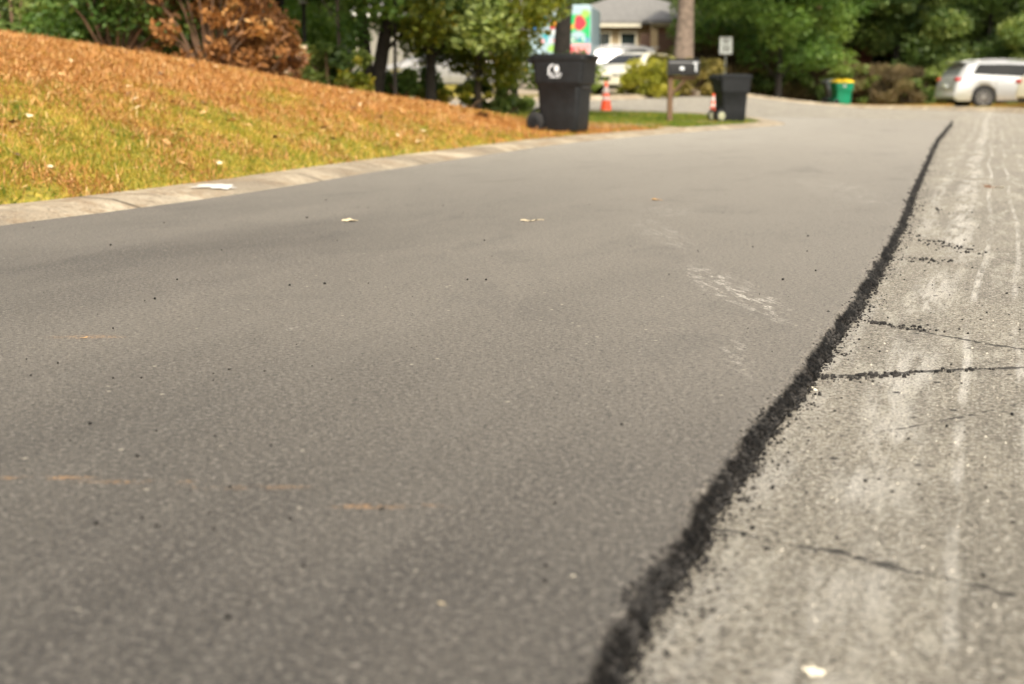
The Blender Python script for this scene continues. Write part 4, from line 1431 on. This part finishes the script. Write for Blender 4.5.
b = MB(); b.box(((hx(640) + hx(720)) / 2, -1.86, ze - .25), (hx(716) - hx(642), .10, .16)); b.box((hx(596), -.45, ze - .22), (hx(640) - hx(556), .06, .14)); b.build("fascia", M_white_trim, hs)
b = MB(); b.box((hx(660), -1.80, 1.1), (2.5, .06, 2.2)); 
for k in range(1, 4): b.box((hx(660), -1.835, k * .55), (2.46, .02, .03))
b.build("garage_door", M_garage, hs)
b = MB(); b.box((hx(647), -1.75, ze / 2 - .15), (.32, .32, ze - .3)); b.build("porch_pillar", M_brick_cream, hs)
for px in (586, 602, 627): window(hs, hx(px), -.001, ze * .58, .75, 1.35)
# second house seen through the trees
HY2 = 62.0
q = pt(420, HY2); g2 = ground(q.x, HY2) - .1
h2 = empty("pale_house", (q.x, HY2, g2), R(-2), "pale sided house glimpsed through the tree trunks behind the bank", "house")
b = MB(); b.box((0, 4, 1.5), (9.5, 8, 3.0)); b.build("wall", M_siding, h2)
b = MB(); gable(b, -4.75, 4.75, 0, 8, 3.05, 5.6); b.build("roof", M_roof, h2)
b = MB(); b.box((0, -.42, 2.98), (10.2, .06, .2)); b.build("fascia", simple("bright_white_fascia", (.8, .8, .76), .5), h2)
for x in (-3.2, .4): window(h2, x, -.001, 1.6, 1.1, 1.3)
b = MB(); b.box((2.6, -.03, 1.05), (1.0, .06, 2.1)); b.build("door", M_garage, h2)
# red brick building glimpsed in the woods
HY3 = 62.5
q = pt(862, HY3); g3 = ground(q.x, HY3) - .1
h3 = empty("brick_building", (q.x, HY3, g3), R(8), "small red brick building glimpsed through the woods above the green cart", "building")
b = MB(); b.box((0, 1.6, 1.6), (2.7, 3.2, 3.2)); b.build("wall", M_brick_red, h3)
b = MB(); gable(b, -1.35, 1.35, 0, 3.2, 3.25, 4.3, .2); b.build("roof", M_roof_dark, h3)
window(h3, .7, -.001, 2.1, .6, .9)

# ------------------------------------------------------------------ vegetation
def leaves(centres, radii, n, size, flat=.5, seed=0, droop=0.0, elong=1.6):
    rs = np.random.RandomState(seed)
    C = np.asarray(centres, float); Rr = np.asarray(radii, float)
    if Rr.ndim == 1: Rr = np.stack([Rr, Rr, Rr * .75], 1)
    wts = (Rr[:, 0] * Rr[:, 1] * Rr[:, 2]) ** .7; wts = wts / wts.sum()
    idx = rs.choice(len(C), n, p=wts)
    d = rs.normal(size=(n, 3)); d /= np.linalg.norm(d, axis=1)[:, None]
    rad = rs.rand(n) ** .45
    P = C[idx] + d * rad[:, None] * Rr[idx]
    ax = rs.normal(size=(n, 3)); ax[:, 2] = ax[:, 2] * (1 - flat) - droop; ax /= np.linalg.norm(ax, axis=1)[:, None]
    b = rs.normal(size=(n, 3)); b[:, 2] *= (1 - flat)
    b -= (b * ax).sum(1)[:, None] * ax; b /= np.linalg.norm(b, axis=1)[:, None]
    s = size * rs.uniform(.6, 1.35, n)
    a1 = ax * (s * elong / 2)[:, None]; b1 = b * (s / 2)[:, None]
    V = np.stack([P - a1, P + b1 - a1 * .1, P + a1, P - b1 - a1 * .1], 1).reshape(-1, 3)
    cl = rs.rand(len(C))
    rv = np.clip(.5 + 1.35 * (.62 * cl[idx] + .38 * rs.rand(n) - .5), 0, 1)
    return V, np.arange(4 * n).reshape(-1, 4), rv

LM = dict(
    dark=leaf_mat("dark_evergreen_leaf", [(0, (.030, .060, .024)), (.5, (.080, .135, .048)), (1, (.18, .25, .09))], .5, .25),
    green=leaf_mat("green_leaf", [(0, (.044, .082, .024)), (.5, (.12, .18, .045)), (1, (.28, .33, .10))], .5, .35),
    light=leaf_mat("light_green_leaf", [(0, (.045, .095, .018)), (.5, (.105, .185, .040)), (1, (.20, .28, .065))], .5, .4),
    yellow=leaf_mat("yellow_green_leaf", [(0, (.055, .075, .010)), (.5, (.15, .17, .018)), (1, (.34, .27, .03))], .5, .4),
    hedge=leaf_mat("hedge_leaf", [(0, (.16, .17, .02)), (.5, (.28, .28, .03)), (1, (.40, .36, .05))], .5, .35),
    olive=leaf_mat("olive_hedge_leaf", [(0, (.06, .055, .012)), (.5, (.15, .125, .028)), (1, (.28, .22, .06))], .6, .3),
    brown=leaf_mat("withered_brown_leaf", [(0, (.09, .040, .014)), (.45, (.26, .12, .040)), (.8, (.44, .21, .060)), (1, (.56, .34, .13))], .6, .2),
    brush=leaf_mat("dry_brush_leaf", [(0, (.030, .024, .012)), (.5, (.095, .070, .032)), (.8, (.20, .145, .065)), (1, (.10, .11, .03))], .7, .2),
)
def wob_line(a, b, n, amp, seed):
    a, b = Vector(a), Vector(b); out = []
    for k in range(n + 1):
        f = k / n; p = a.lerp(b, f)
        w = amp * math.sin(math.pi * min(1, f * 1.0)) if False else amp * f
        p += Vector((mn.noise(Vector((f * 2.4, seed * 3.1, 0))), mn.noise(Vector((f * 2.4, seed * 3.1, 7))), 0)) * w
        out.append(p)
    return out

def tree(name, loc, h, r0, crown, leafmat, bark, label, cat="tree", group=None, seed=1, nleaf=7000, lsize=.13, crown_r=2.0, lean=(0, 0), nl=9, stems=None, under=True, squash=.7):
    """crown: (z_low, z_high) of foliage"""
    rs = random.Random(seed)
    t = empty(name, loc, 0, label, cat, group)
    b = MB()
    tops = []
    for (lx, ly, hs_, rr) in (stems or [(lean[0], lean[1], 1.0, 1.0)]):
        pts = wob_line((0, 0, -.15), (lx, ly, h * hs_), 10, h * .05, seed + rr)
        rad = [r0 * rr * (1.35 if k == 0 else 1.12 if k == 1 else 1.0) * (1 - .75 * k / 10) for k in range(11)]
        b.tube(pts, rad, 10)
        tops.append(pts)
    C, RR = [], []
    z0, z1 = crown
    for k in range(nl):
        f = (k + .5) / nl
        z = z0 + (z1 - z0) * f
        a = k * 2.4 + rs.uniform(-.4, .4)
        pts = tops[k % len(tops)]
        zz = max(.3, min(h * .93, z - rs.uniform(.3, 1.1)))
        s = pts[min(10, max(1, int(zz / h * 10)))]
        reach = crown_r * (1 - .55 * abs(f - .4) / .6) * rs.uniform(.55, 1.0)
        e = Vector((s.x + reach * math.cos(a), s.y + reach * math.sin(a), z))
        mid = s.lerp(e, .5) + Vector((0, 0, .12 * reach))
        b.tube([s, mid, e], [r0 * .30, r0 * .18, r0 * .05], 6)
        for q_ in range(3):
            c = e + Vector((rs.uniform(-1, 1), rs.uniform(-1, 1), rs.uniform(-.5, .5))) * crown_r * .38
            C.append(c); RR.append(crown_r * rs.uniform(.20, .42))
        C.append(mid); RR.append(crown_r * .3)
    b.build("trunk", bark, t, smooth=True)
    rad3 = np.array([(r, r, r * squash) for r in RR])
    V, Fq, rv = leaves(C, rad3, nleaf, lsize, .45, seed)
    cr = new_mesh_np("crown", V, Fq, leafmat, t)
    fattr(cr, "rnd", rv, 'FACE')
    return t

def shrub(name, loc, dims, leafmat, label, seed=1, nleaf=3500, lsize=.08, droop=0.0, stemmat=None, group=None, cat="shrub", elong=1.7, nc=22, fill=.30, upright=0.0):
    rs = random.Random(seed)
    t = empty(name, loc, 0, label, cat, group)
    w, d, h = dims
    b = MB(); C = []; RR = []
    for k in range(nc):
        a = rs.uniform(0, 6.28); r = rs.random() ** .5
        z = h * rs.uniform(.04, .92)
        s = math.sqrt(max(.1, 1 - (z / h - .35) ** 2 * 1.3))
        e = Vector((w / 2 * r * s * math.cos(a), d / 2 * r * s * math.sin(a), z))
        if k % 2 == 0:
            b.tube([(e.x * .15, e.y * .15, -.08), (e.x * .6, e.y * .6, z * .6), e], [.022, .014, .005], 5)
        C.append(e); RR.append(h * rs.uniform(.55, 1.0) * fill)
    b.build("stems", stemmat or M_twig, t, smooth=True)
    V, Fq, rv = leaves(C, RR, nleaf, lsize, .3 if not upright else 0.0, seed, droop + upright, elong)
    # keep above ground
    m = V.reshape(-1, 4, 3)[:, :, 2].min(1) > -.05
    V = V.reshape(-1, 4, 3)[m].reshape(-1, 3); rv = rv[m]
    cr = new_mesh_np("foliage", V, np.arange(len(V)).reshape(-1, 4), leafmat, t)
    fattr(cr, "rnd", rv, 'FACE')
    return t

def g(px, Y): 
    q = pt(px, Y); return (q.x, q.y, q.z)

# --- bank top, left
shrub("withered_shrub", g(212, 16.3), (1.7, 1.3, 1.6), LM['brown'], "withered orange brown shrub on top of the pine straw bank", 3, 6500, .042, .6, elong=2.2, nc=80, fill=.14)
shrub("withered_shrub", g(258, 16.6), (1.1, .8, .6), LM['brown'], "low withered brown branch pile sloping down at the foot of the big trunk", 4, 2600, .026, .6, elong=5, nc=34, fill=.25)
shrub("evergreen_shrub", g(20, 17.4), (2.6, 1.4, 1.6), LM['green'], "dark green leafy shrub at the left end of the bank top", 5, 9000, .055, .15, nc=44, fill=.25)
shrub("evergreen_shrub", g(118, 16.4), (1.9, 1.2, 1.5), LM['light'], "green leafy shrub touching the withered brown shrub", 6, 7500, .050, .25, nc=44, fill=.22)
tree("large_tree", g(253, 17.8), 9.5, .17, (3.4, 9.5), LM['green'], M_bark, "thick grey trunked tree rising behind the withered shrub", seed=11, nleaf=7000, lsize=.16, crown_r=2.4)
tree("broadleaf_tree", g(35, 21.5), 8.0, .14, (.6, 8.2), LM['dark'], M_bark_dark, "dark leafy tree behind the shrub at the left end of the bank", seed=12, nleaf=20000, lsize=.085, crown_r=2.2, nl=13)
tree("broadleaf_tree", g(165, 22.0), 8.0, .14, (.5, 8.0), LM['dark'], M_bark_dark, "dark leafy tree behind the withered brown shrub", seed=13, nleaf=20000, lsize=.085, crown_r=2.1, nl=13)
tree("broadleaf_tree", g(285, 26.5), 7.5, .10, (.3, 7.5), LM['light'], M_bark_dark, "bright green leafy tree behind the yard lamp", seed=14, nleaf=20000, lsize=.08, crown_r=1.9, nl=12)
shrub("small_shrub", g(330, 20.2), (1.2, .9, .75), LM['green'], "low green shrub between the yard lamp and the twin trunks", 7, 2200, .06, nc=18)
shrub("small_shrub", g(352, 19.4), (.5, .5, .5), LM['yellow'], "little yellow green seedling at the foot of the twin trunks", 8, 500, .05, nc=10)
shrub("flowering_shrub", g(292, 18.4), (.5, .45, .55), leaf_mat("pale_pink_petal", [(0, (.10, .14, .05)), (.5, (.45, .18, .10)), (.8, (.70, .55, .40)), (1, (.85, .80, .70))], .5, .3), "small shrub with white and pink blooms beside the branch pile", 9, 500, .05, nc=10)
tree("twin_trunk_tree", g(372, 21.0), 8.5, .095, (1.2, 8.5), LM['green'], M_bark_dark, "tree with two dark trunks leaning apart from one base", seed=15, nleaf=20000, lsize=.08, crown_r=2.0, stems=[(1.35, .3, 1.0, 1.0), (-.9, .2, .95, .8)], nl=10)
tree("slender_tree", g(341, 20.6), 6.0, .028, (1.0, 6.0), LM['light'], M_bark, "thin pale stemmed sapling left of the twin trunks", seed=16, nleaf=4000, lsize=.07, crown_r=1.2, nl=7)
tree("slender_tree", g(395, 20.6), 6.0, .025, (.9, 6.0), LM['yellow'], M_bark_dark, "thin dark stemmed sapling between the twin trunks and the straight trunk", seed=17, nleaf=4500, lsize=.065, crown_r=1.1, nl=8)
tree("straight_tree", g(431, 21.2), 8.5, .068, (1.0, 8.5), LM['green'], M_bark_dark, "straight dark trunk with yellow green leaves in the middle of the tree row", seed=18, nleaf=16000, lsize=.075, crown_r=1.8, nl=10)
tree("small_tree", g(478, 22.0), 6.0, .05, (.55, 6.0), LM['yellow'], M_bark, "olive leafed small tree right of the straight trunk", seed=19, nleaf=14000, lsize=.065, crown_r=1.35, nl=14)
tree("small_tree", g(514, 23.4), 6.0, .055, (.55, 6.0), LM['green'], M_bark_dark, "green leafed small tree just left of the large black cart", seed=20, nleaf=12000, lsize=.065, crown_r=1.1, nl=13)
shrub("small_shrub", g(455, 21.4), (1.1, .7, .42), LM['yellow'], "low weedy yellow green growth under the tree row", 10, 1300, .05, nc=14)
tree("large_tree", g(558, 27.0), 10.0, .17, (4.6, 10), LM['dark'], M_bark_dark, "thick black trunked tree directly behind the large black cart", seed=21, nleaf=16000, lsize=.12, crown_r=2.6, nl=14, lean=(.45, .3))
for px_, Y_, d_, k_, lb in ((405, 21.8, (1.0, .7, .6), 'light', "light green weedy shrub between the twin trunks and the straight trunk"), (498, 22.6, (1.0, .7, .55), 'green', "dark green low shrub between the two small trees"),
                           (300, 21.5, (1.3, .8, .8), 'light', "light green leafy shrub behind the yard lamp foot"), (240, 20.0, (1.6, .9, 1.0), 'dark', "dark green shrub behind the thick grey trunk")):
    shrub("small_shrub", g(px_, Y_), d_, LM[k_], lb, int(px_), 2200, .06, nc=22)
# --- near the house
tree("pine_tree", g(682, 50.5), 14, .33, (4.6, 14), LM['dark'], M_bark_pine, "tall pine with a broad grey trunk in front of the house", seed=22, nleaf=9000, lsize=.2, crown_r=3.4, nl=12)
for k, (px, Y_, lm, lab) in enumerate([(778, 44.0, 'light', "light green tree overhanging the road sign"), (800, 57.0, 'green', "mid green tree behind the road sign and the dry brush")]):
    tree("broadleaf_tree", g(px, Y_ + 10), 8.0, .12, (1.7, 8.0), LM[lm], M_bark_dark, lab, seed=30 + k, nleaf=20000, lsize=.12, crown_r=2.9, nl=14)
q = g(652, 43.2)
shrub("hedge", (q[0], q[1] + 1.4, ground(q[0], q[1] + 1.4)), (1.7, 1.1, 1.2), LM['hedge'], "rounded yellow green hedge in front of the cream car", 50, 5200, .07, nc=34, fill=.30)
q = g(684, 46.5)
shrub("hedge", q, (2.4, 1.3, 1.25), LM['olive'], "olive brown hedge right of the yellow green hedge", 51, 4200, .08, nc=30, fill=.30)
shrub("hedge", g(664, 46.0), (1.0, .9, .62), LM['green'], "small dark green bush between the two hedges", 52, 2400, .07, nc=22, fill=.32)

# --- woods beyond the far kerb
wood_label = {
    'dark': "dark evergreen of the woods beyond the far kerb",
    'green': "green leafed tree of the woods beyond the far kerb",
    'light': "lighter green tree of the woods beyond the far kerb"}
rw = random.Random(5)
protoW = {}
for key, seed in (('dark', 61), ('green', 62), ('light', 63)):
    protoW[key] = tree("woodland_tree", (0, 0, 0), 10, .17, (.9, 10), LM[key], M_bark_dark if key != 'light' else M_bark_red, wood_label[key], group="trees of the woods beyond the far kerb", seed=seed, nleaf=26000, lsize=.12, crown_r=3.0, nl=18, squash=.65)
spots = []
for k in range(13):
    px = 735 + k * 28 + rw.uniform(-8, 8)
    kk = rw.choice(['green', 'dark', 'dark', 'green', 'light']) if px > 830 else rw.choice(['light', 'green', 'green'])
    yy = rw.uniform(61, 66)
    if abs(px - 856) < 40: yy += 22
    spots.append((px, yy, kk))
for k in range(14):
    px = 560 + k * 37 + rw.uniform(-8, 8)
    spots.append((px, rw.uniform(78, 96), rw.choice(['green', 'dark', 'green', 'dark'])))
for k in range(9):
    px = -30 + k * 60 + rw.uniform(-10, 10)
    spots.append((px, rw.uniform(31, 41) if px < 300 else rw.uniform(64, 72), rw.choice(['dark', 'green', 'dark'])))
used = set()
for (px, Y_, key) in spots:
    q = g(px, Y_)
    o = protoW[key] if key not in used else copy_tree(protoW[key])
    used.add(key)
    o.location = q; o.rotation_euler = (0, 0, rw.uniform(0, 6.28)); s = rw.uniform(.85, 1.2); o.scale = (s, s, s)
    zone = "behind the grass bank" if px < 540 and Y_ < 60 else ("behind the houses" if Y_ > 62 and px < 720 or Y_ > 70 else "along the far kerb")
    nm = {'dark': "dark evergreen", 'green': "green leafed", 'light': "lighter green"}[key]
    o['label'] = f"{nm} woodland tree {zone}"
    o['group'] = f"{nm} woodland trees {zone}"
# trunks standing in the woods
for k, (px, Y_, bk, lab) in enumerate([(816, 58.5, M_bark_red, "slim reddish trunk left of the pair above the green cart"), (832, 59.2, M_bark_red, "thicker reddish trunk right of the pair above the green cart"), (905, 60, M_bark_dark, "tall dark trunked tree left of the silver suv")]):
    tree("woodland_tree", g(px, Y_), 11, .22 if k else .16, (4.4 if k < 2 else 1.5, 11), LM['dark'], bk, lab, seed=70 + k, nleaf=5000, lsize=.2, crown_r=2.6, nl=9)

# dry brush along the far verge
lab_b = ["dry brown brush thicket behind the far kerb", "green tinged brush thicket behind the far kerb"]
bp = [shrub("brush_thicket", (0, 0, 0), (3.4, 2.2, 1.9), LM['brush'], lab_b[0], 80, 9000, .035, elong=9, nc=60, upright=1.4, group="dry brush thickets behind the far kerb", fill=.26),
      shrub("brush_thicket", (0, 0, 0), (3.0, 1.6, 1.5), LM['green'], lab_b[1], 81, 3800, .10, nc=36, group="green brush thickets behind the far kerb", fill=.22)]
usedb = set()
for k in range(17):
    px = 712 + k * 20.5
    kind = 1 if k in (2, 6, 10) or k > 11 else 0
    Yb = 56.8 + rw.uniform(0, 2.5) if px > 760 else 55 + rw.uniform(0, 2)
    o = bp[kind] if kind not in usedb else copy_tree(bp[kind]); usedb.add(kind)
    o.location = g(px, Yb); o.rotation_euler = (0, 0, rw.uniform(0, 6.28)); s = rw.uniform(.8, 1.25); o.scale = (s, s, s * rw.uniform(.8, 1.1))

for k, (px, Y_, key) in enumerate([(932, 59.5, 'green'), (958, 60.5, 'dark'), (985, 59, 'green'), (1030, 60, 'dark'), (1070, 58, 'green'), (735, 62, 'green'), (838, 59.6, 'light'), (895, 59.3, 'green')]):
    o = copy_tree(protoW[key]); o.location = g(px, Y_); o.location.z += (-.9 if px not in (838, 895) else 1.5); o.rotation_euler = (0, 0, k * 1.3 + .4); s_ = .8; o.scale = (s_, s_, s_)
    nm = {'dark': "dark evergreen", 'green': "green leafed", 'light': "lighter green"}[key]
    o['label'] = f"low {nm} tree at the front of the woods by the far kerb"; o['group'] = f"low {nm} trees at the front of the woods"
# deep wood fill: a far mass of foliage, uncountable
C, RR = [], []
for k in range(170):
    a = R(-38 + 76 * rw.random())
    d = rw.uniform(98, 135)
    x, y = d * math.sin(a), d * math.cos(a)
    C.append((x, y, rw.uniform(0, 16))); RR.append((rw.uniform(3, 5), rw.uniform(3, 5), rw.uniform(2, 4)))
V, Fq, rv = leaves(C, np.array(RR), 38000, .75, .3, 90)
o = new_mesh_np("distant_wood", V, Fq, LM['dark']); fattr(o, "rnd", rv, 'FACE')
tag(o, "far dark wood closing the view behind the houses", "woods", kind="stuff")

# ------------------------------------------------------------------ light
SUN_EL, SUN_AZ = 47.0, 170.0      # azimuth from +Y, negative = to the left
world = bpy.data.worlds.new("World"); scene.world = world; world.use_nodes = True
wt = world.node_tree; wt.nodes.clear()
wo = wt.nodes.new("ShaderNodeOutputWorld"); bg = wt.nodes.new("ShaderNodeBackground")
sky = wt.nodes.new("ShaderNodeTexSky"); sky.sky_type = 'NISHITA'; sky.sun_disc = False
sky.sun_elevation = R(SUN_EL); sky.sun_rotation = R(SUN_AZ)
sky.air_density = 1.0; sky.dust_density = 4.0; sky.ozone_density = .6
hsv = wt.nodes.new("ShaderNodeHueSaturation"); hsv.inputs['Saturation'].default_value = .35
wt.links.new(sky.outputs[0], hsv.inputs['Color'])
mx = wt.nodes.new("ShaderNodeMix"); mx.data_type = 'RGBA'; mx.blend_type = 'MULTIPLY'; mx.inputs[0].default_value = 1.0
mx.inputs[7].default_value = (1.06, 1.0, .90, 1)
wt.links.new(hsv.outputs[0], mx.inputs[6]); wt.links.new(mx.outputs[2], bg.inputs[0])
bg.inputs[1].default_value = .15
wt.links.new(bg.outputs[0], wo.inputs[0])
sd = bpy.data.lights.new("sun", 'SUN'); sd.energy = 2.3; sd.angle = R(11); sd.color = (1, .93, .82)
so = bpy.data.objects.new("sun", sd); COL.objects.link(so)
dirv = Vector((math.sin(R(SUN_AZ)) * math.cos(R(SUN_EL)), math.cos(R(SUN_AZ)) * math.cos(R(SUN_EL)), math.sin(R(SUN_EL))))
so.rotation_euler = dirv.to_track_quat('Z', 'Y').to_euler()
so.location = dirv * 50

scene.view_settings.view_transform = 'Standard'
scene.view_settings.look = 'None'
scene.view_settings.exposure = 0.88
scene.view_settings.gamma = 1.0
scene.view_settings.use_curve_mapping = False
